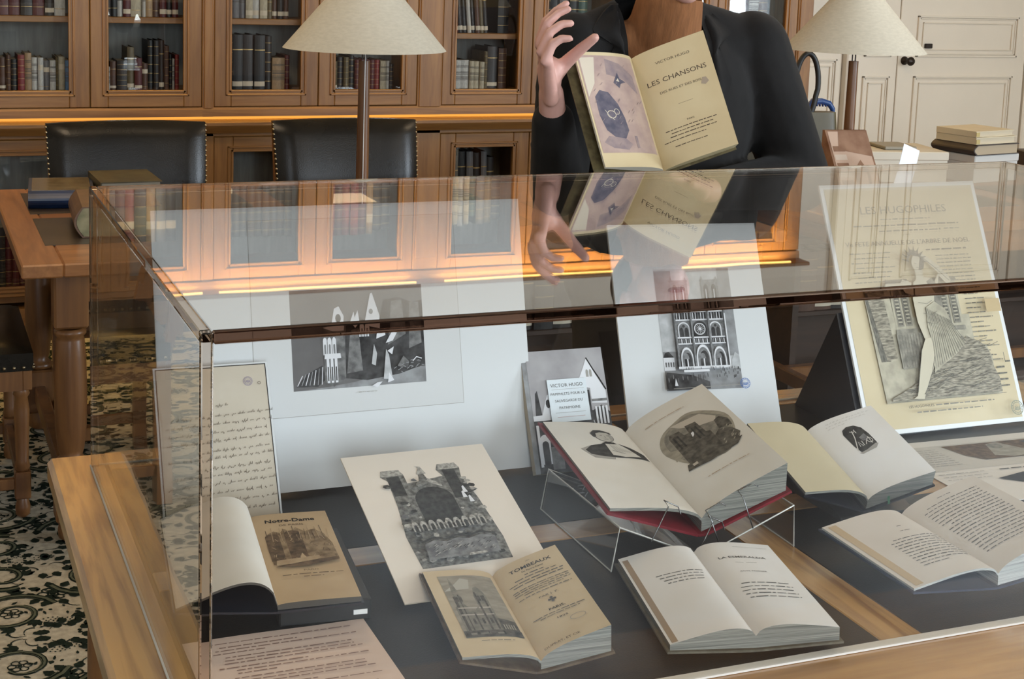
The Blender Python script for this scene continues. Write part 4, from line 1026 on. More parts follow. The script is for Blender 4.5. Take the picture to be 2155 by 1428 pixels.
# 1. handwritten letter
t, k = board('framed_letter', 'handwritten letter in thin black-lined white frame, left corner inside the case', 'letter', (.0629, .5881), -1.81, 57.3, .166, .2312, .004, letP, cardW, .0035)
strut(t, 57.3, .166, .2312, .004, frac=.25)
for (a, c, d, e) in ((.003, .003, .0042, .2282), (.1618, .003, .163, .2282), (.003, .227, .163, .2282), (.003, .003, .163, .0042)): k.rect(a, c, d, e, K)
stamp(k, .135, .203, .0065, VST, rnd); k.ring(.151, .199, .002, .0006, KB, k=1)
hw = KB
k.script(.085, .105, .168, .0036, hw, rnd, .0006); 
ys = .150
for (a, c) in ((.020, .158), (.012, .160), (.015, .158), (.012, .155), (.055, .158), (.012, .155), (.050, .160), (.015, .158), (.010, .158), (.022, .158), (.030, .155), (.060, .150), (.11, .15)):
    k.script(a, c, ys, .0036, hw, rnd, .0006, .05); ys -= .0122
k.build('handwriting', t)

# 2. big white mount with wash drawing
t, k = board('matted_print', 'large white mount with a dark grey wash drawing of ruins, at back left', 'print', (.0756, .6801), -.28, 75.1, .5838, .4249, .005, cardW, cardE)
strut(t, 75.1, .5838, .4249, .005, .12)
shW = pm('white_print_sheet', (.62, .63, .65), rough=.7)
k.rect(.1415, .109, .4705, .405, LG); k.rect(.1422, .1097, .4698, .4045, shW)
u0, v0, u1, v1 = .2005, .1465, .4105, .2968
k.rect(u0, v0, u1, v1, engr('wash_sky', (.125, .12, .125), (.17, .165, .17), 14))
def Q(a, c): return (u0 + (u1 - u0) * a, v0 + (v1 - v0) * c)
k.poly([Q(0, 0), Q(1, 0), Q(1, .16), Q(.75, .13), Q(.45, .05), Q(.25, .02)], E1)
k.poly([Q(.36, .10), Q(.40, .62), Q(.52, .70), Q(.60, .60), Q(.66, .66), Q(.70, .86), Q(.82, .88), Q(.92, .82), Q(1, .84), Q(1, .18), Q(.80, .10), Q(.55, .06)], E2)
k.poly([Q(.72, .4), Q(.76, .84), Q(.84, .86), Q(.86, .5)], E4); k.poly([Q(.88, .35), Q(.90, .82), Q(.97, .82), Q(.98, .40)], E4)
k.poly([Q(.40, .14), Q(.44, .58), Q(.50, .60), Q(.52, .16)], E4)
k.poly([Q(.02, .04), Q(.10, .16), Q(.22, .24), Q(.24, .10), Q(.18, .03)], E2)
for i in range(7): k.line([Q(.03 + .03 * i, .05), Q(.07 + .025 * i, .15 + .012 * i)], .0012, E1 if i % 2 else EW)
k.poly([Q(.235, .05), Q(.23, .62), Q(.26, .68), Q(.31, .60), Q(.36, .70), Q(.40, .62), Q(.39, .10), Q(.30, .02)], E4)
k.poly([Q(.23, .62), Q(.30, .64), Q(.325, .80), Q(.36, .82), Q(.395, .72), Q(.385, .58), Q(.30, .58)], EW); k.oval(*Q(.352, .70), .0045, .0065, E2, 12)
for i in range(3): a = .245 + i * .034; k.arch(Q(a, 0)[0], Q(0, .34)[1], .0062, .026, EW); k.arch(Q(a, 0)[0], Q(0, .34)[1], .0030, .016, E1)
for i in range(3): a = .25 + i * .03; k.rect(*Q(a, .06), *Q(a + .020, .30), EW); k.rect(*Q(a + .005, .08), *Q(a + .014, .22), E2)
k.poly([Q(.235, .30), Q(.36, .30), Q(.355, .35), Q(.24, .35)], EW)
k.poly([Q(.545, .62), Q(.60, .93), Q(.615, .94), Q(.665, .70), Q(.655, .58)], EW); k.oval(*Q(.60, .75), .0035, .004, E4, 10)
k.poly([Q(.44, .66), Q(.47, .76), Q(.475, .70), Q(.50, .77), Q(.51, .66), Q(.47, .60)], EW)
for a in (.52, .56): k.arch(Q(a, 0)[0], Q(0, .50)[1], .007, .022, EW); k.arch(Q(a, 0)[0], Q(0, .50)[1], .0035, .014, E1)
k.poly([Q(.63, .47), Q(.70, .50), Q(.70, .56), Q(.64, .56)], EW); k.poly([Q(.70, .42), Q(.75, .53), Q(.79, .52), Q(.755, .44)], EW); k.poly([Q(.71, .34), Q(.76, .38), Q(.745, .30)], EW)
k.poly([Q(.585, .22), Q(.61, .42), Q(.63, .32), Q(.615, .20)], E3); k.poly([Q(.67, .06), Q(.70, .36), Q(.72, .30), Q(.74, .05)], E3); k.poly([Q(.70, .02), Q(.715, .12), Q(.75, .04)], EW)
k.poly([Q(.58, .0), Q(.62, .03), Q(.66, .035), Q(.62, -.02)], EW)
k.poly([Q(.78, .18), Q(.83, .28), Q(.87, .22), Q(.86, .15)], E4); k.line([Q(.90, .22), Q(.93, .26), Q(.97, .24)], .0016, EW)
for i in range(22): a = .75 + rnd.random() * .22; c = .12 + rnd.random() * .12; k.line([Q(a, c), Q(a + .02, c + rnd.uniform(-.02, .02))], .0010, E1)
k.words(.30, .33, .138, .0012, LG, rnd)
k.build('drawing', t)

# 3. small book standing behind the red book, with its title label
t, k = board('standing_book', 'small book with grey cover of a white gabled ruin, standing beside the white mount', 'book', (.6452, .6414), -1.17, 63.7, .1414, .1927, .014, E1, pm('buff_book_spine', (.40, .33, .24), rough=.7))
strut(t, 63.7, .1414, .1927, .014, .04, frac=.3)
sky2 = engr('cloudy_grey', (.30, .29, .31), (.40, .39, .41), 22)
k.rect(.008, .0, .1414, .1927, sky2)
k.poly([(.008, 0), (.1414, 0), (.1414, .088), (.128, .10), (.112, .092), (.100, .098), (.09, .086), (.06, .082), (.03, .09), (.008, .085)], E2)
k.poly([(.012, .085), (.016, .125), (.020, .130), (.024, .088)], E2)
k.poly([(.022, .086), (.036, .122), (.050, .125), (.06, .086)], EW); k.oval(.036, .108, .004, .007, E2, 10)
k.poly([(.008, .082), (.05, .082), (.05, .092), (.008, .090)], EW)
k.poly([(.094, .142), (.104, .160), (.112, .176), (.124, .150), (.1385, .122), (.1385, .102), (.112, .104), (.112, .128), (.094, .132)], EW)
k.line([(.112, .177), (.122, .157), (.130, .143), (.1395, .124)], .0022, K)
k.arch(.1105, .146, .0045, .012, LG); k.arch(.1165, .146, .0045, .012, LG)
k.rect(.100, .02, .110, .125, E2)
for i in range(4): k.rect(.116 + i * .006, .070, .1195 + i * .006, .098, EW)
k.rect(.112, .106, .1385, .110, E4)
for i in range(12): u_, v_ = .10 + rnd.random() * .035, .02 + rnd.random() * .06; k.line([(u_, v_), (u_ + rnd.uniform(-.006, .006), v_ + .008)], .0014, E3)
k.arch(.022, .014, .017, .046, EW, False); k.arch(.022, .014, .011, .036, E2, False); k.rect(.010, .01, .0145, .075, EW); k.rect(.030, .005, .05, .04, E4)
k.build('cover_picture', t)
b = MB(); b.box((0, 0, 0), (.0675, .0680, .0008), pm('bluish_white_label', (.66, .72, .78), rough=.6)); o = b.build('title_card', None); o.parent = t; o.location = (.0375, .077, .0035)
k = Ink(lambda u, v, l: (u, v, l), .001)
k.text('VICTOR HUGO', .033, .0555, .0078, KG, width=.056); k.rect(.006, .0515, .062, .0519, LG)
k.text('PAMPHLETS POUR LA', .0335, .0425, .0058, KG, width=.060); k.text('SAUVEGARDE DU', .0335, .0315, .0058, KG, width=.048); k.text('PATRIMOINE', .0335, .0205, .0058, KG, width=.036)
k.rect(.008, .0145, .060, .0150, LG); k.rect(.010, .0075, .058, .0082, pm('pinkish_ink', (.5, .35, .33), rough=.8))
k.build('lettering', o)

# 4. engraving of a cathedral front
t, k = board('matted_print', 'tall white mount with engraving of twin-towered cathedral front, blue stamp at corner', 'print', (.8426, .7028), -7.43, 63.9, .2739, .3834, .006, cardW, cardE)
strut(t, 63.9, .2739, .3834, .006, .10, frac=.33)
k.rect(.0745, .094, .2125, .303, E3)
for (a, c, d, e, m) in ((.0745, .125, .105, .30, E1), (.19, .15, .2125, .303, E1)): k.rect(a, c, d, e, m)
k.rect(.0745, .160, .100, .24, E3); k.rect(.0745, .094, .2125, .128, E1)
k.rect(.0745, .128, .094, .150, EW); k.poly([(.0745, .150), (.078, .158), (.085, .160), (.094, .150)], E2)
for i in range(4): k.rect(.077 + i * .0045, .134, .0795 + i * .0045, .142, E4)
k.poly([(.196, .128), (.2125, .128), (.2125, .150), (.205, .156), (.198, .142)], E3)
facade(k, .1000, .1305, .090, .158, engr('facade_grey', (.27, .275, .29), (.15, .152, .16), 200), E2, EW, engr('facade_mid', (.15, .152, .16), (.26, .265, .28), 160))
k.poly([(.0745, .094), (.150, .094), (.150, .106), (.120, .118), (.0745, .124)], E2)
for i in range(26): u_ = .077 + i * .0028; k.oval(u_, .110 + .008 * rnd.random(), .0010, .0042, E2 if i % 3 else E4, 6)
for i in range(30): u_ = .150 + rnd.random() * .058; v_ = .110 + rnd.random() * .016; k.rect(u_, v_, u_ + .0010, v_ + .0045, E2)
for i in range(14): u_ = .10 + rnd.random() * .10; k.rect(u_, .1265, u_ + .0009, .1305, E2)
k.rect(.104, .1225, .150, .1265, EW)
k.poly([(.085, .100), (.0875, .113), (.091, .100)], EW); k.line([(.082, .0955), (.21, .0985)], .0008, LG)
stamp(k, .2115, .1000, .0085, BST, rnd)
k.build('engraving', t)

# 5. poster board on a black easel
t, k = board('framed_poster', 'yellowed poster headed LES HUGOPHILES, crowned draped figure drawing, at right', 'poster', (1.2702, .6473), -.63, 64.4, .3404, .4506, .005, posterP, cardE, .008)
k.text('LES HUGOPHILES', .170, .3935, .0200, H2, width=.188, bold=.002)
k.words(.115, .225, .3815, .0032, H1, rnd, True); k.words(.055, .285, .3700, .0038, H2, rnd, True); k.words(.10, .25, .3595, .0040, H2, rnd, True, .9); k.words(.25, .285, .3605, .003, H1, rnd); k.text('A PARIS', .165, .3515, .0042, H1)
k.text("Ve FETE ANNUELLE DE L'ARBRE DE NOEL", .166, .3345, .0118, H2, width=.272)
k.words(.200, .290, .3215, .0040, H2, rnd)
for i in range(7): k.words(.035 + .008 * (i % 2), .135, .3200 - i * .0088, .0032, H1, rnd, fill=.9 - .08 * (i % 3))
for i in range(10): k.words(.218, .300, .3100 - i * .0068, .0028, H1, rnd, fill=.95)
for i in range(15): k.words(.262, .318, .2360 - i * .0088, .0030, H1, rnd, fill=.55 + .4 * ((i * 7) % 3) / 2)
for i in range(4): k.words(.298, .318, .098 - i * .011, .0042, H2, rnd)
# picture
k.poly([(.045, .256), (.098, .262), (.100, .200), (.262, .200), (.262, .150), (.285, .142), (.293, .120), (.292, .090), (.298, .085), (.298, .0525), (.0497, .0525)], H3)
k.poly([(.045, .250), (.055, .252), (.075, .125), (.055, .125)], H2); k.poly([(.050, .25), (.085, .255), (.090, .13), (.068, .125)], H4)
for (a, c) in ((.100, .140), (.200, .245)):   # two towers with louvres
    k.rect(a, .130, c, .265, H3); k.rect(a - .003, .262, c + .003, .270, H1)
    for q in (.28, .72):
        m_ = a + (c - a) * q; k.arch(m_, .185, (c - a) * .34, .070, H1); k.arch(m_, .188, (c - a) * .22, .060, H2)
        for j in range(8): k.rect(m_ - (c - a) * .10, .192 + j * .0065, m_ + (c - a) * .10, .1945 + j * .0065, H3)
    k.rect(a - .002, .172, c + .002, .180, H1)
for i in range(5): k.arch(.205 + i * .010, .132, .008, .028, H1); 
k.rect(.206, .105, .252, .130, H1); k.arch(.228, .104, .016, .024, H2)
k.rect(.095, .11, .15, .172, H1)
for i in range(9): k.line([(.098 + i * .006, .112), (.100 + i * .006, .170)], .0008, H2)
# rocky seat
k.poly([(.060, .060), (.10, .075), (.15, .100), (.190, .128), (.215, .150), (.245, .158), (.270, .148), (.285, .130), (.289, .100), (.296, .082), (.296, .056), (.06, .055)], H4)
for i in range(60):
    a = .09 + rnd.random() * .18; c = .060 + rnd.random() * (a - .05) * .42; k.line([(a, c), (a + .018, c + rnd.uniform(-.004, .010)), (a + .036, c + rnd.uniform(0, .012))], .0009, H2 if i % 3 else H3)
# draped figure
skin = pm('poster_figure_pale', (.58, .53, .42), rough=.8); shd = H1
k.poly([(.142, .232), (.150, .262), (.166, .272), (.190, .268), (.206, .250), (.200, .215), (.190, .190), (.178, .160), (.150, .158), (.142, .190)], skin)
k.poly([(.178, .262), (.190, .268), (.206, .250), (.200, .215), (.190, .190), (.184, .215), (.190, .240)], shd)
k.poly([(.146, .262), (.128, .268), (.118, .258), (.125, .245), (.142, .24)], skin)
k.poly([(.130, .262), (.090, .262), (.083, .252), (.088, .250), (.130, .252)], skin); k.line([(.086, .250), (.092, .270)], .001, H2); k.line([(.09, .262), (.14, .266)], .0008, H1); k.line([(.088, .254), (.13, .255)], .0008, H1)
k.poly([(.196, .262), (.215, .285), (.228, .272), (.232, .262), (.226, .252), (.216, .262), (.208, .272), (.20, .252)], skin)
k.poly([(.215, .287), (.196, .303), (.176, .318), (.172, .310), (.190, .296), (.208, .276)], skin); k.line([(.176, .310), (.205, .285), (.228, .262)], .0014, shd)
k.oval(.166, .296, .0115, .0150, skin, 18); k.poly([(.166, .281), (.178, .286), (.184, .300), (.178, .31), (.172, .30)], shd); k.rect(.158, .268, .174, .284, skin)
for i in range(9): a = -.4 + i * .42; k.poly([(.162 + .013 * cos(a), .302 + .012 * sin(a)), (.162 + .028 * cos(a + .15), .304 + .026 * sin(a + .15)), (.162 + .013 * cos(a + .5), .302 + .012 * sin(a + .5))], H2)
k.poly([(.150, .316), (.158, .322), (.172, .318), (.176, .308), (.160, .310)], H2)
k.line([(.160, .296), (.164, .295)], .0008, H2); k.line([(.162, .289), (.167, .288)], .0008, H2)
k.poly([(.150, .160), (.178, .162), (.160, .115), (.138, .080), (.120, .058), (.108, .058), (.114, .072), (.126, .110), (.138, .14)], skin)
k.poly([(.108, .060), (.100, .056), (.122, .054), (.126, .062)], skin); k.line([(.138, .142), (.126, .108), (.112, .068)], .0010, H2); k.line([(.172, .150), (.150, .10), (.126, .062)], .0010, H2)
k.poly([(.165, .215), (.185, .225), (.205, .210), (.218, .170), (.232, .145), (.205, .125), (.175, .110), (.155, .098), (.165, .140), (.160, .180)], H3)
for i in range(16): a = .164 + i * .0030; k.line([(a, .214 - i * .0016), (a + .002 + i * .0008, .165), (a - .004 + i * .0022, .105 + i * .0026)], .0010, H2 if i % 2 else H1)
for (a, c) in ((.150, .225), (.156, .205), (.16, .188)): k.line([(a, c), (a + .018, c - .004), (a + .030, c + .002)], .0008, shd)
k.rect(.0497, .0520, .298, .0526, H2)
k.text('LES HUGOPHILES.', .112, .0405, .0062, H2, width=.054, bold=.01); k.words(.142, .268, .0410, .0034, H1, rnd); k.words(.10, .24, .0310, .0034, H1, rnd, True)
stamp(k, .3135, .0240, .0125, GST, rnd); k.rect(.293, .199, .3255, .223, pm('old_tape', (.52, .39, .21), rough=.5))
k.rect(.308, .106, .320, .109, H2); k.rect(.308, .109, .3092, .124, H2)
k.build('printed_picture', t)
easel_m = pm('black_easel_card', (.006, .009, .015), rough=.40, spec=.4)
b = MB(); b.prism([(-.012, 0), (.19, 0), (.082, .20)], 0, .24, easel_m, 'x'); o = b.build('easel'); tag(o, 'black wedge-shaped easel behind the yellowed poster', 'easel'); o.location = (1.262, .668, .7503)
# 6. pale print lying tilted at front centre
t, k = board('lying_print', 'pale mount with dark fantastic two-towered castle etching, lying left of centre', 'print', (.3034, .2658), .47, 17.8, .2139, .2969, .002, cardC, pm('cream_card_edge', (.66, .56, .42), rough=.7), z=.7588)
b = MB(); b.box((.02, .10, -.030), (.20, .28, -.0025), black); b.build('support', t)
# silhouette built of stones
L = lambda a, c: (.040 + .130 * a, .056 + .208 * c)
k.poly([L(.02, 0), L(.98, 0), L(1.0, .20), L(.96, .60), L(.90, .84), L(.93, .93), L(.90, .985), L(.70, .985), L(.66, .93), L(.70, .86), L(.52, .84), L(.50, .90), L(.44, .90), L(.42, .83), L(.28, .82), L(.28, .92), L(.24, .97), L(.06, .97), L(.02, .91), L(.08, .86), L(.06, .60), L(.0, .30)], C1)
for (a, c, d, e) in ((.02, .91, .28, .97), (.68, .925, .93, .985)): k.poly([L(a, c), L(d, c), L(d - .03, e), L(a + .03, e)], C3)
k.rect(*L(.08, .70), *L(.22, .90), C2); k.rect(*L(.72, .62), *L(.86, .92), C2)
k.arch(L(.49, 0)[0], L(0, .40)[1], .055, .075, C2, False)
k.poly([L(.36, .76), L(.48, .80), L(.49, .83), L(.52, .80), L(.64, .75), L(.64, .78), L(.5, .86), L(.36, .79)], C3)
k.poly([L(.42, .90), L(.47, .965), L(.44, .99), L(.50, .975), L(.53, .90)], C3)
for i in range(150):
    a, c = .03 + rnd.random() * .92, .03 + rnd.random() * .80
    if .28 < a < .70 and .40 < c < .76: continue
    if (.08 < a < .22 or .72 < a < .86) and c > .6: continue
    s_ = rnd.uniform(.02, .055); q = L(a, c); m_ = (C3, C2, C1, C3, E4)[i % 5]
    k.poly([(q[0] + s_ * .13 * cos(2 * pi * j / 6 + a) * rnd.uniform(.6, 1.3), q[1] + s_ * .10 * sin(2 * pi * j / 6 + a) * rnd.uniform(.5, 1.2)) for j in range(6)], m_)
for i in range(9): a = .12 + i * .09; k.arch(L(a, 0)[0], L(0, .30)[1], .009, .020, C3); k.arch(L(a, 0)[0], L(0, .30)[1], .005, .013, C2)
k.poly([L(.10, .03), L(.86, .03), L(.88, .18), L(.74, .205), L(.60, .18), L(.48, .20), L(.36, .175), L(.24, .20), L(.12, .17)], E4)
k.line([L(.10, .19), L(.24, .225), L(.36, .20), L(.48, .225), L(.60, .205), L(.74, .23), L(.90, .20)], .0035, C2)
for i in range(60): a, c = .14 + rnd.random() * .68, .05 + rnd.random() * .10; k.line([L(a, c), L(a + .03, c + .012)], .0009, C3 if i % 2 else C2)
for (a, c) in ((.75, .55), (.80, .50), (.78, .60)): k.poly([L(a, c), L(a + .05, c), L(a + .03, c + .07), L(a + .01, c + .06)], EW)
k.poly([L(.50, .005), L(.70, .01), L(.70, .03), L(.52, .028)], C3)
k.build('etching', t)

# 7. typed sheet front left
t = thing('typed_sheet', 'pale pink typed list of captions lying flat in the front left corner', 'paper', (.0298, .0190, .7507), (0, 0, radians(0.2)))
b = MB(); b.grid(lambda u, v: (u * .2194, v * .2405, .0006 + .0008 * sin(u * 5)), 10, 4, pinkP); b.grid(lambda u, v: ((1 - u) * .2194, v * .2405, .0003), 10, 4, pinkP); b.build('sheet', t)
k = Ink(lambda u, v, l: (u, v, .0013 + l), .0003); y = .224; ind = (.028, .038, .032, .028, .040, .038, .036, .028, .046, .046, .040, .028, .050, .050, .046, .034)
for i, q in enumerate(ind * 2):
    k.words(q, (.20, .13, .20, .09, .19, .19)[i % 6] if i % 6 else .198, y, .0028, PKI, rnd); y -= .0074 if i % 3 else .0105
    if y < .012: break
k.build('printed_text', t)

# 8. printed leaflets on the far right
t = thing('leaflet', 'printed leaflet with dark pictures lying flat below the yellowed poster', 'leaflet', (1.255, .345, .7503), (0, 0, radians(-2)))
b = MB(); b.box((0, 0, 0), (.36, .27, .0012), pm('cool_white_leaflet', (.64, .60, .56), rough=.55)); b.build('sheet', t)
k = Ink(lambda u, v, l: (u, v, l), .0015)
k.rect(.005, .135, .355, .245, pm('leaflet_grey_panel', (.50, .47, .43), rough=.6))
for i in range(9): k.words(.012, .095, .228 - i * .009, .0028, LG, rnd, fill=.9)
k.poly([(.105, .238), (.35, .238), (.35, .165), (.14, .165), (.118, .19)], S2); k.poly([(.19, .230), (.215, .236), (.24, .20), (.28, .17), (.20, .168), (.17, .18)], P1); k.oval(.20, .218, .014, .012, P3, 14); k.poly([(.26, .232), (.345, .232), (.345, .17), (.29, .175)], E2)
k.poly([(.10, .085), (.16, .10), (.23, .098), (.30, .06), (.33, .008), (.12, .008), (.16, .04)], K); k.poly([(.235, .055), (.27, .075), (.29, .06), (.27, .04)], pm('leaflet_pink_skin', (.55, .30, .27), rough=.6))
k.words(.13, .33, .118, .0045, K, rnd)
for i in range(3): k.words(.012, .10, .118 - i * .012, .003, LG, rnd)
k.build('printed_picture', t)

# ------------------------------------------------------------------ open books
def open_book(name, label, O, rot, h, wL, wR, aL, aR, bL=.006, bR=.006, tg=.012, tL=.010, tR=.03, cover=black, pL=ivory, pR=ivory, edge=None, ext=.004, ct=.0026, coverL=None, thin=False, spine=.012, edgeL=None):
    """open book; frame at the foot of the gutter, y runs up the page, x to the right page"""
    edge = edge or dull_edge
    t = thing(name, label, 'book', O, (radians(rot[1]), radians(rot[2]), radians(rot[0])), mode='YXZ')
    out = {}
    secs = {}
    for s, w_, a, bb, th, pmt in ((-1, wL, radians(aL), bL, tL, pL), (1, wR, radians(aR), bR, tR, pR)):
        def sec(q, s=s, w_=w_, a=a, bb=bb):   # q in 0..1 from gutter outwards
            return (s * w_ * q * cos(a), w_ * q * sin(a) + bb * sin(pi * min(1, q) ** .55))
        zo = w_ * sin(a) - th; n = 22; b = MB()
        if s > 0: b.grid(lambda u, v: (sec(u)[0], v * h, sec(u)[1]), n, 6, pmt)
        else: b.grid(lambda u, v: (sec(1 - u)[0], v * h, sec(1 - u)[1]), n, 6, pmt)
        top = [sec((i / n)) for i in range(n + 1)]
        dx = .004 if th > .015 else .001
        bot = [(top[i][0], (top[i][1] - th) if (thin and s < 0) else -tg + (zo + tg) * (i / n)) for i in range(n + 1)]
        em = (edgeL or edge) if s < 0 else edge
        for y, fl in ((0, s > 0), (h, s < 0)):
            f = [[i + 1, i, n + 1 + i, n + 2 + i] for i in range(n)]
            if fl: f = [q[::-1] for q in f]
            b.add([(x, y, z) for x, z in top] + [(x, y, z) for x, z in bot], f, em)
        for P_, fl in (((top[n], bot[n]), s > 0), ((bot[0], top[0]), s > 0)):
            vs = [(P_[0][0], 0, P_[0][1]), (P_[1][0], 0, P_[1][1]), (P_[1][0], h, P_[1][1]), (P_[0][0], h, P_[0][1])]
            b.add(vs, [[3, 2, 1, 0] if not fl else [0, 1, 2, 3]], em)
        b.grid(lambda u, v: (bot[int(round(u * n))][0], v * h, bot[int(round(u * n))][1]), n, 1, em)
        secs[s] = (bot[n], sec)
        o = b.build('page_block', t); out[s] = o
    # cover: two boards and spine
    bl, br = secs[-1][0], secs[1][0]
    def board_(p, q, b):   # section from p (spine) to q (outer)
        d = Vector((q[0] - p[0], q[1] - p[1])); L_ = d.length; d.normalize(); q2 = Vector(q) + d * ext; nrm = Vector((d.y, -d.x)) if d.x > 0 else Vector((-d.y, d.x))
        nrm = nrm if nrm.y < 0 else -nrm
        P_ = [Vector(p), q2, q2 + nrm * ct, Vector(p) + nrm * ct]
        P_ = [(v[0], v[1] - .0002) for v in P_]
        if d.x < 0: P_ = P_[::-1]
        b.prism(P_[::-1] if True else P_, -ext, h + ext, cover, 'y')
    b = MB(); sl, sr = (-spine / 2, -tg - .0004), (spine / 2, -tg - .0004)
    L0 = bl if coverL is None else coverL
    board_(sl, L0, b); board_(sr, br, b)
    b.box((-spine / 2, -ext, -tg - ct - .0006), (spine / 2, h + ext, -tg - .0004), cover)
    b.build('cover', t)
    fR = lambda u, v, l: (secs[1][1](u / wR)[0], v, secs[1][1](u / wR)[1] + l)
    fL = lambda u, v, l: (secs[-1][1](1 - u / wL)[0], v, secs[-1][1](1 - u / wL)[1] + l)
    return t, out, fL, fR

marbled = pm('marbled_brown_board', (.05, .033, .022), rough=.4, col2=(.13, .095, .06), scale=60)
redC = pm('crimson_cloth', (.20, .008, .020), rough=.5, var=.3, scale=30)
greyedge = edgemat('grey_page_edges', (.30, .30, .27), (.12, .125, .12)); whiteedge = edgemat('white_page_edges', (.55, .56, .55), (.28, .29, .29))
yeledge = edgemat('yellowed_page_edges', (.60, .52, .34), (.42, .34, .18))
navyC = pm('dark_navy_cloth', (.014, .028, .062), rough=.45)

# red book on acrylic cradle
t, pg, fL, fR = open_book('open_book', 'large red-bound book open to a portrait and cathedral vignette, on clear cradle', (.7465, .3125, .80), (-5, 6.0, -3.4), .2813, .1397, .1422, 14.5, 27.9, .010, .009, .020, .0045, .042, redC, ivory, ivory, greyedge, .006, .0035, thin=True)
k = Ink(fR, .0003, .00004, True); cx, cy = .075, .158
for i, (ru, rv, m) in enumerate(((.058, .068, P1), (.052, .062, P3))):
    pts = [(cx + ru * cos(a) * (1 + .06 * sin(3 * a + i)), cy + rv * sin(a) * (1 + .05 * cos(5 * a))) for a in [2 * pi * j / 36 for j in range(36)]]; k.poly(pts, m)
sk = pm('vignette_sky', (.47, .42, .36), rough=.8)
k.poly([(.050, .215), (.10, .210), (.118, .185), (.112, .175), (.085, .182), (.06, .20)], sk); k.poly([(.022, .130), (.04, .136), (.04, .15), (.026, .16)], P1)
k.poly([(.034, .105), (.036, .188), (.040, .196), (.056, .194), (.058, .178), (.066, .177), (.068, .198), (.086, .196), (.088, .160), (.094, .158), (.094, .102), (.06, .098)], P2)
k.poly([(.066, .163), (.070, .166), (.074, .176), (.068, .174)], EW)
for q in (.040, .047, .072, .079): k.rect(q, .150, q + .003, .185, C2)
k.poly([(.094, .105), (.094, .140), (.105, .150), (.122, .140), (.128, .120), (.12, .108)], P2); k.poly([(.106, .15), (.110, .176), (.120, .18), (.129, .165), (.127, .145)], P2)
for i in range(14): a, c = .095 + rnd.random() * .03, .108 + rnd.random() * .04; k.line([(a, c), (a + .004, c + .004)], .0016, P1)
k.poly([(.025, .094), (.06, .088), (.11, .094), (.125, .108), (.06, .106), (.03, .108)], P2); k.rect(.036, .098, .044, .104, sk)
k.words(.04, .11, .058, .0026, pm('faint_brown_ink', (.42, .33, .24), rough=.8), rnd, True); k.words(.02, .09, .245, .0026, MATS['faint_brown_ink'], rnd)
k.build('engraving', pg[1])
k = Ink(fL, .0003, .00004, True); wl = .1397   # portrait bust on the left page
U = lambda d: wl - d
k.poly([(U(.112), .186), (U(.095), .196), (U(.075), .192), (U(.062), .170), (U(.070), .150), (U(.10), .156)], LG)
k.poly([(U(.106), .182), (U(.092), .197), (U(.072), .203), (U(.058), .208), (U(.044), .206), (U(.028), .196), (U(.012), .180), (U(.010), .160), (U(.03), .158), (U(.06), .156), (U(.085), .160), (U(.102), .168)], C2)
k.poly([(U(.066), .205), (U(.058), .210), (U(.046), .208), (U(.034), .190), (U(.022), .166), (U(.05), .160), (U(.068), .165)], pm('portrait_shirt', (.58, .56, .52), rough=.8))
k.poly([(U(.072), .204), (U(.062), .211), (U(.050), .209), (U(.046), .204), (U(.058), .203)], K)
face = pm('portrait_face', (.46, .44, .40), rough=.8)
k.oval(U(.058), .229, .0150, .0190, KG, 20); k.oval(U(.058), .2292, .0140, .0180, face, 20); k.poly([(U(.052), .212), (U(.045), .222), (U(.044), .236), (U(.049), .236), (U(.051), .222)], LG); k.poly([(U(.075), .226), (U(.077), .240), (U(.068), .251), (U(.056), .252), (U(.044), .245), (U(.042), .238), (U(.050), .243), (U(.060), .244), (U(.068), .240), (U(.071), .228)], C2)
k.line([(U(.064), .232), (U(.060), .2325)], .0011, K); k.line([(U(.053), .232), (U(.049), .232)], .0011, K); k.line([(U(.057), .231), (U(.0565), .225), (U(.0585), .2245)], .0007, KG); k.line([(U(.061), .219), (U(.054), .2195)], .0010, KG)
for i in range(8): k.line([(U(.06 - i * .004), .200 - i * .003), (U(.056 - i * .004), .176)], .0006, LG)
k.line([(U(.064), .180), (U(.046), .170)], .0008, K)
k.build('portrait', pg[-1])
# cradle
ac2 = acrylic('acrylic_cradle', .00002, 4)
t = thing('book_cradle', 'clear acrylic V-shaped cradle holding the open red-bound book', 'book stand', (.60, .29, .7505))
edge_w = solid_glass('cradle_edge', (.97, .97, .97))
prof = [(.000, .0), (.010, .060), (.137, .0035), (.280, .060), (.284, .0)]
def zig(name, m, y0, y1, th):
    b = MB()
    for (p, q) in zip(prof[:-1], prof[1:]):
        d = (Vector(q) - Vector(p)).normalized(); n_ = Vector((-d.y, d.x)) * th / 2
        vs = [(p[0] + n_.x, y0, p[1] + n_.y), (q[0] + n_.x, y0, q[1] + n_.y), (q[0] - n_.x, y0, q[1] - n_.y), (p[0] - n_.x, y0, p[1] - n_.y)]
        vs += [(x, y1, z) for x, y, z in vs]
        b.add(vs, [(3, 2, 1, 0), (4, 5, 6, 7), (0, 1, 5, 4), (1, 2, 6, 5), (2, 3, 7, 6), (3, 0, 4, 7)], m)
    return b.build(name, t)
zig('sheet', ac2, .003, .230, .0028)
bright = pm('polished_sheet_rim', (.55, .55, .53), rough=.18, spec=.8)
b = MB(); b.tube([(x, .0015, z + .001) for x, z in prof], .0011, bright, 6); b.build('front_rim', t)
b = MB(); b.tube([(x, .2315, z + .001) for x, z in prof], .0010, bright, 6); b.build('back_rim', t)
b = MB(); b.tube([(0, .0015, .001), (0, .2315, .001)], .0011, bright, 6); b.tube([(.284, .0015, .001), (.284, .2315, .001)], .0011, bright, 6)
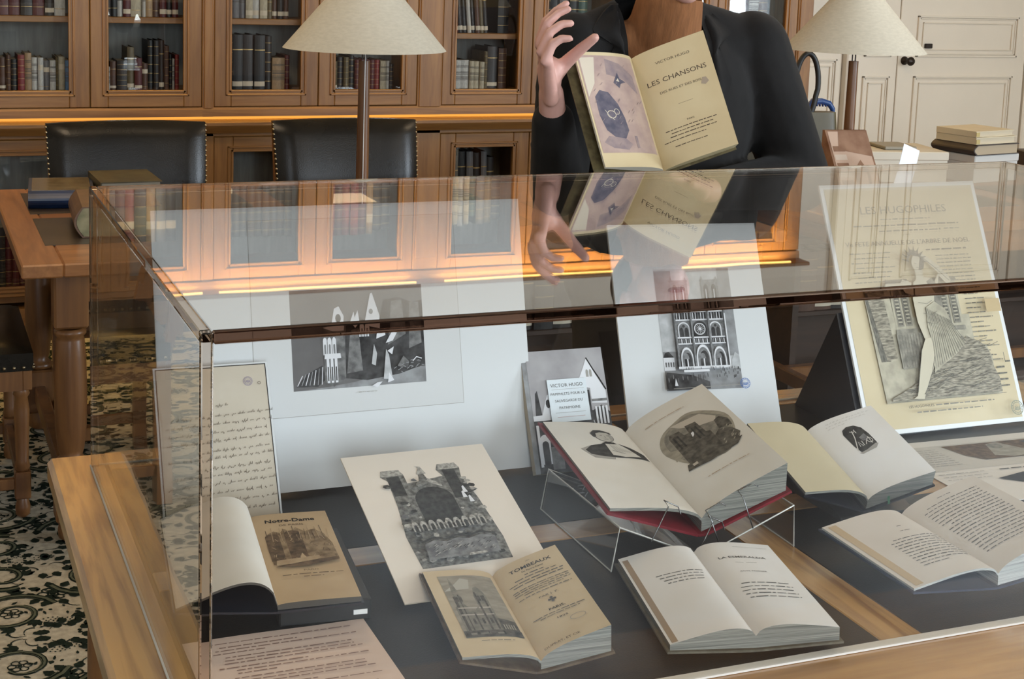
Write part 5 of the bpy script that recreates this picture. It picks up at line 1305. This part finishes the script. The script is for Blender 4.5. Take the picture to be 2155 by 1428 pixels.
b.tube([(.010, .0015, .061), (.010, .2315, .061)], .0010, bright, 6); b.tube([(.280, .0015, .061), (.280, .2315, .061)], .0010, bright, 6); b.build('side_rims', t)
chrome = pm('dark_steel_wire', (.16, .16, .16), rough=.25, metal=1.0)
for (x, z, tilt_, s) in ((.058, .036, -.42, 1), (.128, .006, -.42, 1), (.165, .014, .41, -1), (.215, .036, .41, -1)):
    b = MB(); ex = Vector((cos(tilt_), 0, sin(tilt_))); up = Vector((-sin(tilt_) , 0, cos(tilt_))); o_ = Vector((x, .0005, z))
    P_ = [o_, o_ + up * .052 + Vector((0, -.003, 0)), o_ + up * .052 + Vector((0, .010, .004)), o_ + up * .052 + ex * .026 + Vector((0, .012, .002)), o_ + up * .046 + ex * .032 + Vector((0, .010, 0))]
    b.tube(P_, .0009, chrome, 6); b.build('page_clip', t)

# book behind it, with the carved-wall vignette
t, pg, fL, fR = open_book('open_book', 'dark-bound book open at blank beige leaf and small black vignette, behind red book', (1.0471, .3472, .78), (-1.9, 15.6, -1.2), .1776, .1152, .1145, 14.4, 19.2, .013, .008, .016, .004, .024, pm('dark_navy_leather', (.012, .014, .022), rough=.3), beigeP, whiteP, greyedge, .003, thin=True)
k = Ink(fR, .0003, .00004, True)
k.poly([(.036, .132), (.040, .142), (.050, .147), (.062, .145), (.070, .136), (.073, .118), (.073, .094), (.066, .088), (.050, .082), (.040, .083), (.037, .10)], C2)
k.poly([(.036, .084), (.040, .080), (.066, .084), (.074, .092), (.070, .094), (.05, .086)], LG)
wl_ = pm('vignette_white_line', (.60, .58, .55), rough=.8)
k.line([(.037, .090), (.048, .118), (.052, .134)], .0016, wl_); k.line([(.048, .134), (.053, .130), (.056, .136), (.056, .127)], .0014, wl_)
k.poly([(.054, .116), (.066, .122), (.068, .108), (.056, .106)], E4)
k.ring(.066, .104, .0042, .0012, wl_, k=1.3); k.line([(.066, .096), (.067, .113)], .0012, wl_); k.line([(.045, .096), (.047, .108), (.050, .096)], .0012, wl_); k.line([(.052, .096), (.053, .107)], .0012, wl_); k.line([(.056, .097), (.061, .106)], .0012, wl_)
k.script(.025, .10, .166, .0018, LG, rnd, .0003, .02); k.script(.022, .09, .160, .0018, LG, rnd, .0003, .02); k.script(.022, .05, .154, .0018, LG, rnd, .0003, .02)
k.build('vignette', pg[1])
b = MB(); 
b.grid(lambda u, v: (.030 + .004 * u, -.0042 - .003 * v + .001 * sin(6 * v), .006 - .012 * v), 2, 6, pm('green_silk_ribbon', (.02, .13, .06), rough=.4)); b.build('ribbon', t)
b = MB(); b.prism([(0, 0), (.165, 0), (.165, .046), (0, .005)], -.05, .08, black, 'x'); o = b.build('book_rest'); tag(o, 'low black wedge under the book with the black vignette', 'book stand'); o.location = (1.055, .352, .7503)

# book with page of prose, navy cover
t, pg, fL, fR = open_book('open_book', 'navy-covered book open at dense printed prose, right front corner of case', (1.0342, .0578, .79), (.55, 1.2, -3.6), .1955, .1322, .1289, 2.8, 17.2, .012, .008, .016, .003, .048, navyC, greyP, greyP, whiteedge, .0035, thin=True)
k = Ink(fR, .0003, .00004, True)
for i in range(19): k.words(.014 + (.01 if i in (0, 7) else 0), .112, .168 - i * .0073, .0023, KG, rnd)
k.words(.05, .075, .178, .002, KG, rnd); k.build('printed_text', pg[1])
k = Ink(fL, .0003, .00004, True); tape = pm('tan_endpaper_strip', (.55, .43, .29), rough=.6)
k.rect(.006, .004, .018, .190, tape, 3, 4)
for i in range(11): k.words(.045 + (.008 if i == 0 else 0), .126, .110 - i * .0073, .0023, KG, rnd, fill=1 if i < 10 else .5)
k.words(.078, .094, .128, .002, KG, rnd); k.words(.083, .090, .142, .002, KG, rnd); k.build('printed_text', pg[-1])

# play in verse, front centre
t, pg, fL, fR = open_book('open_book', 'white-paged book open at LA ESMERALDA half-title, front centre on the black panel', (.6570, .0300, .7745), (-12.6, -.2, -2.3), .2440, .1040, .1030, -1.0, 1.5, .012, .011, .0145, .0070, .016, pm('grey_green_board', (.13, .12, .09), rough=.5, var=.5, scale=60), whiteP, whiteP, greyedge, .004)
k = Ink(fR, .0003, .00004, True)
k.line([(.010, .226), (.05, .229), (.095, .2285)], .0007, LG); k.text('LA ESMERALDA', .050, .1925, .0078, KG, width=.064, bold=.01); k.rect(.035, .178, .064, .1785, KG)
k.text('ACTE PREMIER', .050, .1490, .0042, KG, width=.036)
for i, q in enumerate((.010, .006, .0045, .006, .008)): k.words(.012 + q, .086, .1155 - i * .0100, .0026, KG, rnd)
k.build('printed_text', pg[1])
k = Ink(fL, .0003, .00004, True); k.rect(.003, .002, .0105, .234, pm('brown_leaf_margin', (.33, .25, .18), rough=.7), 2, 6)
for i in range(4): k.words(.030 + .003 * i, .092 - .002 * i, .166 - i * .0085, .0024, KG, rnd)
k.build('printed_text', pg[-1])

# octavo with title page
t, pg, fL, fR = open_book('open_book', 'small thick book open at TOMBEAUX title page and church plate, front left of centre', (.3993, .0685, .765), (-7.9, .5, -2.8), .2260, .0928, .0897, 10.6, 21.7, .007, .006, .0100, .0035, .032, marbled, oldP, oldP, greyedge, .0035, thin=True)
k = Ink(fL, .0003, .00004, True); wl = .0928
k.rect(wl - .0775, .043, wl - .0075, .2085, P1, 6, 2)
U = lambda d: wl - d
k.poly([(U(.0775), .165), (U(.06), .185), (U(.05), .20), (U(.04), .195), (U(.045), .17)], pm('plate_cloud', (.44, .42, .37), rough=.8))
k.poly([(U(.073), .055), (U(.073), .120), (U(.069), .128), (U(.069), .165), (U(.0655), .203), (U(.061), .165), (U(.0605), .128), (U(.056), .118), (U(.05), .112), (U(.044), .122), (U(.044), .150), (U(.040), .172), (U(.035), .176), (U(.031), .166), (U(.0285), .150), (U(.028), .095), (U(.022), .082), (U(.012), .076), (U(.0095), .055)], P3)
for (a, c, d, e) in ((.0705, .06, .067, .15), (.064, .06, .0625, .155), (.0425, .06, .040, .16), (.0335, .06, .031, .15), (.054, .06, .052, .105)): k.rect(U(a), c, U(d), e, P2)
for (a, c) in ((.066, .135), (.0615, .135), (.0385, .135), (.0345, .135), (.058, .075), (.047, .075), (.037, .075)): k.arch(U(a), c, .003, .014, P2)
k.rect(U(.0705), .116, U(.030), .119, sk); k.rect(U(.0705), .098, U(.030), .1005, sk)
k.poly([(U(.028), .055), (U(.028), .088), (U(.0085), .082), (U(.0085), .055)], P2); 
for i in range(5): k.rect(U(.026 - i * .003), .06, U(.0245 - i * .003), .072, P1)
k.rect(U(.0775), .043, U(.0075), .058, P2, 4, 1); k.rect(U(.07), .048, U(.03), .052, P3, 2, 1)
for i in range(10): a = .07 * rnd.random() + .008; k.rect(U(a), .047, U(a - .001), .055, C2)
k.words(U(.062), U(.02), .0315, .0020, KG, rnd, True)
k.build('plate', pg[-1])
k = Ink(fR, .0003, .00004, True); c_ = .046
k.text('LES', c_, .2125, .0036, KG, sx=1.2); k.text('TOMBEAUX', c_, .1970, .0110, K, width=.058, bold=.012); k.text('De Notre-Dame', c_, .1885, .0060, K, width=.030, shear=.2)
for i, (q, f) in enumerate(((.1805, .35), (.1740, .75), (.1665, 1.0), (.1600, .9), (.1500, 1.0), (.1450, .98), (.1400, 1.0), (.1350, .7), (.1280, .95))): k.words(.008, .084, q, .0026 if i < 4 else .0021, KG, rnd, True, f)
k.text('PAR J. P.', c_, .1135, .0050, KG, width=.026)
for i in range(4): k.oval(c_ + .0035 * cos(i * pi / 2), .1010 + .0045 * sin(i * pi / 2), .0022, .0022, KG, 8)
k.oval(c_, .1010, .0022, .0022, KG, 8)
k.text('PARIS,', c_, .0780, .0068, K, width=.021, bold=.012); k.words(.012, .080, .0710, .0021, KG, rnd, True); k.words(.020, .072, .0660, .0018, KG, rnd, True); k.text('1825', c_, .0545, .0050, K, width=.014, bold=.01)
k.ring(.062, .044, .010, .0007, LG, k=.6)
k.text('DUPRAT, ET CIE', .030, .0070, .0055, KB, width=.045)
k.build('printed_text', pg[1])

# illustrated wrapper with curling leaf, on a black rest
t, pg, fL, fR = open_book('open_book', 'thin booklet in tan illustrated wrapper with curling white leaf, at far left', (.1383, .2448, .79), (-5.5, 2.2, 0), .2514, .118, .100, 3.5, 1.0, .030, .002, .006, .003, .0065, pm('black_blue_leather', (.010, .013, .022), rough=.22, spec=.8), ivory, tanP, pm('dark_wrapper_edge', (.06, .05, .04), rough=.7), .003, thin=True)
k = Ink(fR, .0003, .00004, True)
k.text('Notre-Dame', .048, .2230, .0140, K, width=.066, bold=.022, shear=.05); k.text('DE PARIS', .048, .2105, .0072, S2, width=.032)
k.poly([(.010, .100), (.008, .150), (.012, .188), (.022, .196), (.03, .19), (.036, .202), (.044, .19), (.052, .204), (.062, .190), (.075, .196), (.086, .18), (.092, .150), (.093, .108), (.08, .100), (.05, .096)], S1)
k.arch(.018, .110, .018, .078, S2, False); k.arch(.045, .105, .022, .090, S2, False); k.arch(.045, .110, .013, .074, MATS['sepia_dark'], False)
for i in range(14): a = .012 + i * .006; k.line([(a, .165), (a + .002 * sin(i), .200 + .008 * sin(i * 2.3))], .0009, S3 if i % 2 else S2)
for i in range(46): a, c = .012 + rnd.random() * .078, .102 + rnd.random() * .07; k.line([(a, c), (a + rnd.uniform(-.005, .005), c + .007)], .0009, (S2, S3, S1)[i % 3])
k.poly([(.012, .092), (.05, .095), (.07, .104), (.068, .112), (.04, .108), (.014, .106)], S3); k.poly([(.044, .108), (.048, .122), (.052, .108)], tanP); k.poly([(.010, .088), (.05, .085), (.092, .098), (.092, .106), (.05, .098)], S2)
k.text('PARIS', .052, .0720, .0050, S2, width=.018); k.words(.015, .090, .0630, .0028, S2, rnd, True); k.words(.04, .065, .0560, .0022, S2, rnd, True)
k.build('printed_picture', pg[1])
t = thing('book_rest', 'flat black rest with tiny white tag under the tan wrapper booklet', 'book stand', (.146, .268, .7503), (0, 0, radians(-5.5)))
b = MB(); b.box((0, 0, 0), (.112, .225, .0270), black, .002); b.build('block', t)
b = MB(); b.box((.090, -.0012, .008), (.107, -.0002, .014), pm('tag_white', (.8, .8, .8), rough=.5)); b.build('tag', t)

# ------------------------------------------------------------------ the person behind the case
from mathutils.bvhtree import BVHTree
def caps(b, p0, p1, r0, r1, n=16, flat=None):
    """closed tapered capsule; flat=(axis vector, factor) squashes it along an axis"""
    p0, p1 = Vector(p0), Vector(p1); d = (p1 - p0); L_ = d.length; d.normalize()
    a = Vector((0, 0, 1)) if abs(d.z) < .9 else Vector((1, 0, 0)); u = d.cross(a).normalized(); w_ = d.cross(u); c = (p0 + p1) / 2
    rings = [(-r0 * cos(t), r0 * sin(t)) for t in [pi / 2 * i / 5 for i in range(1, 6)]] + [(L_ + r1 * sin(t), r1 * cos(t)) for t in [pi / 2 * i / 5 for i in range(0, 5)]]
    vs = [p0 - d * r0]
    for s, r in rings:
        for i in range(n): t = 2 * pi * i / n; vs.append(p0 + d * s + (u * cos(t) + w_ * sin(t)) * r)
    vs.append(p1 + d * r1)
    if flat:
        ax = Vector(flat[0]).normalized(); f = flat[1]; vs = [v - ax * ((v - c).dot(ax) * (1 - f)) for v in vs]
    m = len(rings); fs = [[0, 1 + (i + 1) % n, 1 + i] for i in range(n)]
    for j in range(m - 1): fs += [[1 + j * n + i, 1 + j * n + (i + 1) % n, 1 + (j + 1) * n + (i + 1) % n, 1 + (j + 1) * n + i] for i in range(n)]
    e = 1 + (m - 1) * n; fs += [[e + i, e + (i + 1) % n, len(vs) - 1] for i in range(n)]
    b.add(vs, fs, MATS['white_paper'], True)
def ell(b, c, r, M=None, n=24, m=14):
    c = Vector(c); vs = [(0, 0, -1)]; 
    for j in range(1, m):
        t = pi * j / m
        for i in range(n): a = 2 * pi * i / n; vs.append((sin(t) * cos(a), sin(t) * sin(a), -cos(t)))
    vs.append((0, 0, 1)); fs = [[0, 1 + (i + 1) % n, 1 + i] for i in range(n)]
    for j in range(m - 2): fs += [[1 + j * n + i, 1 + j * n + (i + 1) % n, 1 + (j + 1) * n + (i + 1) % n, 1 + (j + 1) * n + i] for i in range(n)]
    e = 1 + (m - 2) * n; fs += [[e + i, e + (i + 1) % n, len(vs) - 1] for i in range(n)]
    vs = [Vector((x * r[0], y * r[1], z * r[2])) for x, y, z in vs]
    if M: vs = [M @ v for v in vs]
    b.add([v + c for v in vs], fs, MATS['white_paper'], True)
def fuse(b, name, mat, parent, voxel, smooth=4, keep=None, origin=Vector((0, 0, 0))):
    """grow one continuous skin over the overlapping volumes"""
    o = b.build(name)
    md = o.modifiers.new('r', 'REMESH'); md.mode = 'VOXEL'; md.voxel_size = voxel; md.use_smooth_shade = True
    if smooth: ms = o.modifiers.new('s', 'SMOOTH'); ms.iterations = smooth; ms.factor = .5
    dg = bpy.context.evaluated_depsgraph_get(); dg.update()
    me = bpy.data.meshes.new_from_object(o.evaluated_get(dg))
    bpy.data.objects.remove(o)
    if keep:
        vs = [v.co.copy() for v in me.vertices]; fs = []
        for p in me.polygons:
            if keep(sum((vs[i] for i in p.vertices), Vector()) / len(p.vertices)): fs.append(list(p.vertices))
        from collections import Counter
        ec = Counter(tuple(sorted((f[i], f[(i + 1) % len(f)]))) for f in fs for i in range(len(f)))
        nb = {}
        for (a_, b_), c_ in ec.items():
            if c_ == 1: nb.setdefault(a_, []).append(b_); nb.setdefault(b_, []).append(a_)
        for _ in range(10):
            nw = {i: vs[i] * .4 + (vs[q[0]] + vs[q[1]]) * .3 for i, q in nb.items() if len(q) == 2}
            for i, v in nw.items(): vs[i] = v
        used = sorted({i for f in fs for i in f}); ix = {v: i for i, v in enumerate(used)}
        me2 = bpy.data.meshes.new(name); me2.from_pydata([vs[i] for i in used], [], [[ix[i] for i in f] for f in fs]); me = me2
    for v in me.vertices: v.co = v.co - origin
    me.materials.clear(); me.materials.append(mat)
    me.polygons.foreach_set('material_index', [0] * len(me.polygons)); me.polygons.foreach_set('use_smooth', [True] * len(me.polygons)); me.update(); me.name = name
    o = bpy.data.objects.new(name, me); COL.objects.link(o); o.parent = parent
    return o

BASE = Vector((1.29, 1.47, .0066))
person = thing('person', 'person in dark velvet jacket and rust turtleneck holding an open book', 'person', BASE)
skin_m = pm('skin', (.62, .345, .285), rough=.5, spec=.4, var=.08, scale=30)
skin_m.node_tree.nodes['Principled BSDF'].inputs['Subsurface Weight'].default_value = .08
skin_m.node_tree.nodes['Principled BSDF'].inputs['Subsurface Radius'].default_value = (.01, .004, .002)
velvet = pm('black_brown_velvet', (.0085, .0070, .0062), rough=.85, spec=.25, var=.4, scale=14, bump=.001, bscale=60, sheen=.04)
rust = pm('rust_knit', (.25, .105, .042), rough=.9, spec=.2, var=.25, scale=60, stretch=(3, 1, .4), bump=.0012, bscale=240)
trous = pm('dark_trousers', (.010, .009, .009), rough=.8, spec=.2); shoe = pm('black_shoe_leather', (.010, .009, .008), rough=.35)
hair_m = pm('dark_brown_hair', (.030, .016, .010), rough=.5, var=.5, scale=60, stretch=(1, 1, .15))

SL, SR = Vector((1.070, 1.475, 1.370)), Vector((1.515, 1.475, 1.368))
EL, ER = Vector((1.015, 1.40, 1.075)), Vector((1.620, 1.42, 1.075))
WL, WR = Vector((.928, 1.262, 1.290)), Vector((1.300, 1.275, 1.082))
b = MB()
# torso, neck, head
ell(b, (1.275, 1.48, 1.02), (.155, .10, .16)); ell(b, (1.275, 1.475, 1.25), (.165, .10, .19)); caps(b, SL + Vector((.03, 0, -.01)), SR - Vector((.03, 0, .01)), .05, .05)
caps(b, (1.275, 1.475, 1.38), (1.272, 1.435, 1.52), .055, .050)
Mh = Euler((radians(10), 0, radians(-6))).to_matrix()
ell(b, (1.27, 1.415, 1.590), (.073, .092, .100), Mh); ell(b, (1.268, 1.385, 1.525), (.056, .068, .062), Mh); ell(b, (1.267, 1.345, 1.487), (.026, .024, .020))
nose = Vector((1.266, 1.322, 1.560)); caps(b, nose + Vector((0, .012, .035)), nose, .007, .011); ell(b, nose + Vector((-.010, .008, -.003)), (.007, .009, .007)); ell(b, nose + Vector((.010, .008, -.003)), (.007, .009, .007))
for s in (-1, 1):
    ell(b, (1.27 + s * .072, 1.425, 1.568), (.009, .019, .030)); caps(b, (1.267 + s * .014, 1.327, 1.600), (1.267 + s * .042, 1.342, 1.598), .008, .006)
ell(b, (1.266, 1.328, 1.522), (.020, .010, .006)); ell(b, (1.266, 1.329, 1.513), (.018, .010, .006))
# arms
for (S_, E_, W_) in ((SL, EL, WL), (SR, ER, WR)):
    caps(b, S_, E_, .050, .038); caps(b, E_, W_, .038, .025)
# legs
for s in (-1, 1):
    hp = Vector((1.28 + s * .085, 1.48, .93)); kn = Vector((1.285 + s * .095, 1.46, .50)); an = Vector((1.29 + s * .10, 1.48, .10))
    caps(b, hp, kn, .085, .055); caps(b, kn, an, .055, .036); caps(b, an + Vector((0, .01, -.055)), an + Vector((s * .01, -.14, -.065)), .030, .024)
def finger(pts, r): 
    pts = [Vector(p) for p in pts]
    for i in range(len(pts) - 1): caps(b, pts[i], pts[i + 1], r[i], r[i + 1], 12)
# raised right hand beside the book: palm turned to the book, fingers up and slightly curled
kn_ = [Vector((.893, 1.248, 1.392)), Vector((.884, 1.228, 1.386)), Vector((.879, 1.208, 1.374)), Vector((.880, 1.190, 1.358))]
for q in kn_: caps(b, WL + (q - kn_[1]) * .45 + Vector((0, 0, .005)), q, .019, .0125, 12, ((1, .3, 0), .75))
caps(b, WL, WL + Vector((-.014, -.015, .045)), .024, .030, 14, ((1, .3, 0), .72))
tips = [((.905, 1.250, 1.430), (.925, 1.246, 1.452), (.943, 1.240, 1.466)), ((.898, 1.226, 1.428), (.919, 1.222, 1.448), (.936, 1.216, 1.456)),
        ((.894, 1.204, 1.412), (.915, 1.198, 1.428), (.932, 1.192, 1.430)), ((.892, 1.186, 1.390), (.908, 1.180, 1.402), (.922, 1.174, 1.402))]
for q, tp in zip(kn_, tips): finger([q] + list(tp), [.0105, .0095, .0085, .0075])
finger([(.925, 1.255, 1.318), (.945, 1.235, 1.352), (.963, 1.205, 1.382), (.978, 1.180, 1.404)], [.017, .014, .0115, .0095])
# left hand under the foot of the book
d0 = Vector((-.09, -.055, .028))
PK = [WR + d0 + Vector((0, dy, dz)) for dy, dz in ((-.030, .012), (-.010, .014), (.010, .012), (.028, .006))]
for q in PK: caps(b, WR, q, .020, .012, 12)
for i, q in enumerate(PK): l_ = (.9, 1.0, .95, .78)[i]; finger([q, q + Vector((-.036, -.010, .004)) * l_, q + Vector((-.060, -.018, .012)) * l_, q + Vector((-.076, -.022, .022)) * l_], [.0105, .0095, .0085, .0075])
finger([WR + Vector((-.03, -.03, .0)), WR + Vector((-.055, -.075, .02)), WR + Vector((-.085, -.105, .032)), WR + Vector((-.108, -.125, .036))], [.016, .013, .011, .009])
body = fuse(b, 'body', skin_m, person, .0042, 3, None, BASE)

# turtleneck
b = MB(); ell(b, (1.275, 1.472, 1.24), (.172, .108, .185)); caps(b, SL + Vector((.03, 0, 0)), SR - Vector((.03, 0, 0)), .055, .055)
caps(b, (1.275, 1.462, 1.36), (1.268, 1.418, 1.466), .088, .072)
fuse(b, 'turtleneck', rust, person, .007, 4, lambda c: c.z < 1.476, BASE)
# jacket
b = MB()
ell(b, (1.30, 1.475, 1.22), (.225, .130, .235)); ell(b, (1.315, 1.478, 1.00), (.230, .130, .20)); ell(b, (1.305, 1.478, .86), (.225, .135, .14))
caps(b, SL + Vector((.01, 0, -.005)), SR + Vector((-.01, 0, -.005)), .068, .072); caps(b, (1.21, 1.49, 1.41), (1.345, 1.49, 1.41), .070, .070)
caps(b, (1.34, 1.485, 1.425), SR + Vector((-.03, 0, .018)), .052, .055); caps(b, (1.20, 1.485, 1.425), SL + Vector((.03, 0, .018)), .052, .048)
caps(b, SL, EL, .072, .060); caps(b, EL, EL.lerp(WL, .72), .060, .044)
caps(b, SR, ER, .084, .074); caps(b, ER, ER.lerp(WR, .85), .070, .046)
for q, r in ((.25, .073), (.55, .071), (.8, .066)): ell(b, SR.lerp(ER, q), (r + .006, r + .004, .020))
for q, r in ((.3, .066), (.7, .064)): ell(b, SL.lerp(EL, q), (r + .006, r + .004, .018))
def keepj(c):
    if c.z < .80: return False
    if c.z > 1.455 and abs(c.x - 1.27) < .10 and c.y < 1.50: return False
    if c.y < 1.46 and c.z > 1.12:
        f = min(1, (c.z - 1.12) / .22); cx_ = 1.257; hw_ = .012 + .080 * f
        if abs(c.x - cx_) < hw_: return False
    return True
jk = fuse(b, 'jacket', velvet, person, .0085, 5, keepj, BASE)
bv = BVHTree.FromPolygons([v.co + BASE for v in jk.data.vertices], [list(p.vertices) for p in jk.data.polygons])
def onfront(x, z, lift):
    h = bv.ray_cast(Vector((x, 1.0, z)), Vector((0, 1, 0)))
    y = h[0].y if (h[0] is not None and h[0].y > 1.30) else bv.find_nearest(Vector((x, 1.38, z)))[0].y
    return Vector((x, y - lift, z))
def lapel(inner, outer, name):
    def lerp(P_, t):
        t *= len(P_) - 1; i = min(int(t), len(P_) - 2); f = t - i; return (P_[i][0] * (1 - f) + P_[i + 1][0] * f, P_[i][1] * (1 - f) + P_[i + 1][1] * f)
    b = MB(); n, m = 22, 8
    def F(u, v):
        a, c = lerp(inner, v), lerp(outer, v); x = a[0] + (c[0] - a[0]) * u; z = a[1] + (c[1] - a[1]) * u
        return onfront(x, z, .004 + .012 * sin(pi * min(1, u * 1.2 + .1))) 
    pts = [[F(i / m, j / n) for i in range(m + 1)] for j in range(n + 1)]
    for _ in range(3):
        pts = [[Vector((pts[j][i].x, (pts[j][i].y * 2 + pts[max(j - 1, 0)][i].y + pts[min(j + 1, n)][i].y + pts[j][max(i - 1, 0)].y + pts[j][min(i + 1, m)].y) / 6, pts[j][i].z)) for i in range(m + 1)] for j in range(n + 1)]
    fl = [p for r in pts for p in r]; W_ = m + 1
    fs = [[j * W_ + i, j * W_ + i + 1, (j + 1) * W_ + i + 1, (j + 1) * W_ + i] for j in range(n) for i in range(m)]
    bk = [p + Vector((0, .007, 0)) for p in fl]; N_ = len(fl)
    b.add([p - BASE for p in fl + bk], fs + [[N_ + q for q in f[::-1]] for f in fs], velvet, True)
    rim = [i for i in range(W_)] + [j * W_ + m for j in range(1, n + 1)] + [n * W_ + i for i in range(m - 1, -1, -1)] + [j * W_ for j in range(n - 1, 0, -1)]
    b.add([fl[i] - BASE for i in rim] + [bk[i] - BASE for i in rim], [[k_, (k_ + 1) % len(rim), len(rim) + (k_ + 1) % len(rim), len(rim) + k_] for k_ in range(len(rim))], velvet)
    return b.build(name, jk)
lapel([(1.335, 1.462), (1.340, 1.40), (1.335, 1.34), (1.30, 1.24), (1.268, 1.13)], [(1.37, 1.462), (1.425, 1.405), (1.375, 1.375), (1.40, 1.30), (1.285, 1.12)], 'lapel')
lapel([(1.180, 1.462), (1.172, 1.40), (1.176, 1.34), (1.21, 1.24), (1.245, 1.13)], [(1.145, 1.458), (1.085, 1.405), (1.135, 1.375), (1.105, 1.30), (1.225, 1.12)], 'lapel')
b = MB(); b.lathe([(.002, 0), (.010, .001), (.011, .004), (.002, .006)], pm('pale_button', (.5, .45, .35), rough=.3), 14, M=Matrix.Translation(onfront(1.268, 1.10, .006) - BASE) @ Matrix.Rotation(pi / 2, 4, 'X')); b.build('button', jk)
# trousers and shoes
b = MB(); ell(b, (1.285, 1.48, .90), (.165, .115, .12))
for s in (-1, 1):
    hp = Vector((1.28 + s * .085, 1.48, .90)); kn = Vector((1.285 + s * .095, 1.46, .50)); an = Vector((1.29 + s * .10, 1.48, .10))
    caps(b, hp, kn, .098, .075); caps(b, kn, an, .075, .066)
fuse(b, 'trousers', trous, person, .012, 4, None, BASE)
for s in (-1, 1):
    b = MB(); an = Vector((1.29 + s * .10, 1.48, .045)); caps(b, an + Vector((0, .03, 0)), an + Vector((s * .012, -.145, -.008)), .040, .034, 16, ((0, 0, 1), .92)); fuse(b, 'shoe', shoe, person, .008, 2, None, BASE)
# hair and face details
b = MB(); ell(b, (1.272, 1.437, 1.612), (.086, .098, .098), Mh); ell(b, (1.275, 1.480, 1.545), (.080, .062, .085), Mh)
fuse(b, 'hair', hair_m, person, .007, 3, lambda c: not (c.y < 1.405 and c.z < 1.655) and c.z > 1.478, BASE)
white_e = pm('eye_white', (.6, .58, .55), rough=.2); iris = pm('brown_iris', (.05, .025, .012), rough=.2); lip_m = pm('lips', (.40, .13, .11), rough=.45)
for s in (-1, 1):
    b = MB(); c = Vector((1.267 + s * .028, 1.3425, 1.582)) - BASE
    for (r, m_, off) in ((.0095, white_e, 0), (.0060, iris, -.0043)):
        q = MB(); ell(q, c + Vector((0, off, 0)), (r, r, r), None, 14, 8); b.add(q.v, q.f, m_, True)
    b.build('eye', person)
b = MB(); q = MB(); ell(q, Vector((1.266, 1.3225, 1.5175)) - BASE, (.021, .006, .0075), None, 16, 8); b.add(q.v, q.f, lip_m, True); b.build('mouth', person)

# ------------------------------------------------------------------ the book the person holds up
sepiaB = pm('gilt_brown_binding', (.10, .08, .04), rough=.5, col2=(.20, .165, .08), scale=60)
frontis = pagemat('frontispiece_wash', (.52, .38, .31), (.36, .25, .23), scale=26, amount=.8)
t, pg, fL, fR = open_book('held_book', 'old book held open toward viewer, blue frontispiece and LES CHANSONS title page', (1.1255, 1.15, 1.1464), (5.4, 57.1, -6.3), .2495, .1543, .1558, 18.1, 43.2, .014, .012, .004, .006, .020, sepiaB, yelP, yelP, yeledge, .004, coverL=(-.150, .012), edgeL=pm('white_leaf_edge', (.70, .67, .58), rough=.7))
k = Ink(fR, .0003, .00004, True); c_ = .076
k.text('VICTOR HUGO', c_, .2135, .0080, KB, width=.076); k.text('LES CHANSONS', c_, .1730, .0145, KB, width=.128); k.text('DES RUES ET DES BOIS', c_, .1500, .0070, KB, width=.090)
k.rect(.060, .118, .092, .1185, KB); k.poly([(.118, .143), (.124, .155), (.132, .154), (.136, .144), (.127, .139)], pm('pale_brown_mark', (.38, .30, .22), rough=.8))
k.text('PARIS', c_, .0800, .0050, KB, width=.016); k.words(.020, .130, .0700, .0026, KB, rnd, True); k.words(.030, .120, .0630, .0024, KB, rnd, True); k.words(.026, .126, .0560, .0024, KB, rnd, True); k.words(.012, .10, .0480, .0022, KB, rnd); k.words(.03, .10, .0350, .0022, KB, rnd, True)
k.build('printed_text', pg[1])
k = Ink(fL, .0003, .00004, True); wl = .1543; U = lambda d: wl - d
k.rect(U(.150), .030, U(.012), .242, frontis, 10, 4)
bl1 = engr('blue_violet_wash', (.090, .085, .115), (.17, .145, .17), 60); bl2 = engr('violet_grey_wash', (.26, .20, .21), (.36, .27, .25), 55); pal = pm('pale_moon_patch', (.62, .54, .42), rough=.8)
k.poly([(U(.146), .236), (U(.11), .238), (U(.125), .18), (U(.147), .15)], pal); 
k.poly([(U(.085), .235), (U(.05), .225), (U(.022), .20), (U(.020), .16), (U(.05), .19), (U(.09), .20)], bl2)
k.poly([(U(.133), .150), (U(.118), .165), (U(.098), .160), (U(.082), .135), (U(.074), .105), (U(.072), .078), (U(.085), .060), (U(.108), .062), (U(.126), .078), (U(.134), .11)], bl1)
k.poly([(U(.125), .066), (U(.085), .060), (U(.072), .048), (U(.085), .036), (U(.12), .040), (U(.14), .052)], bl2)
k.poly([(U(.078), .182), (U(.062), .205), (U(.060), .192), (U(.046), .184), (U(.060), .180), (U(.066), .170)], bl1); k.poly([(U(.070), .186), (U(.064), .192), (U(.062), .184)], pal)
k.ring(U(.104), .112, .010, .0016, pal, k=.8); k.ring(U(.090), .118, .006, .0012, pal); k.line([(U(.118), .122), (U(.110), .108), (U(.100), .100)], .0012, pal)
k.rect(U(.062), .040, U(.056), .066, bl2)
for i in range(26): a, c = .02 + rnd.random() * .12, .04 + rnd.random() * .18; k.line([(U(a), c), (U(a - .006), c + .006)], .0009, bl2)
k.build('frontispiece', pg[-1])
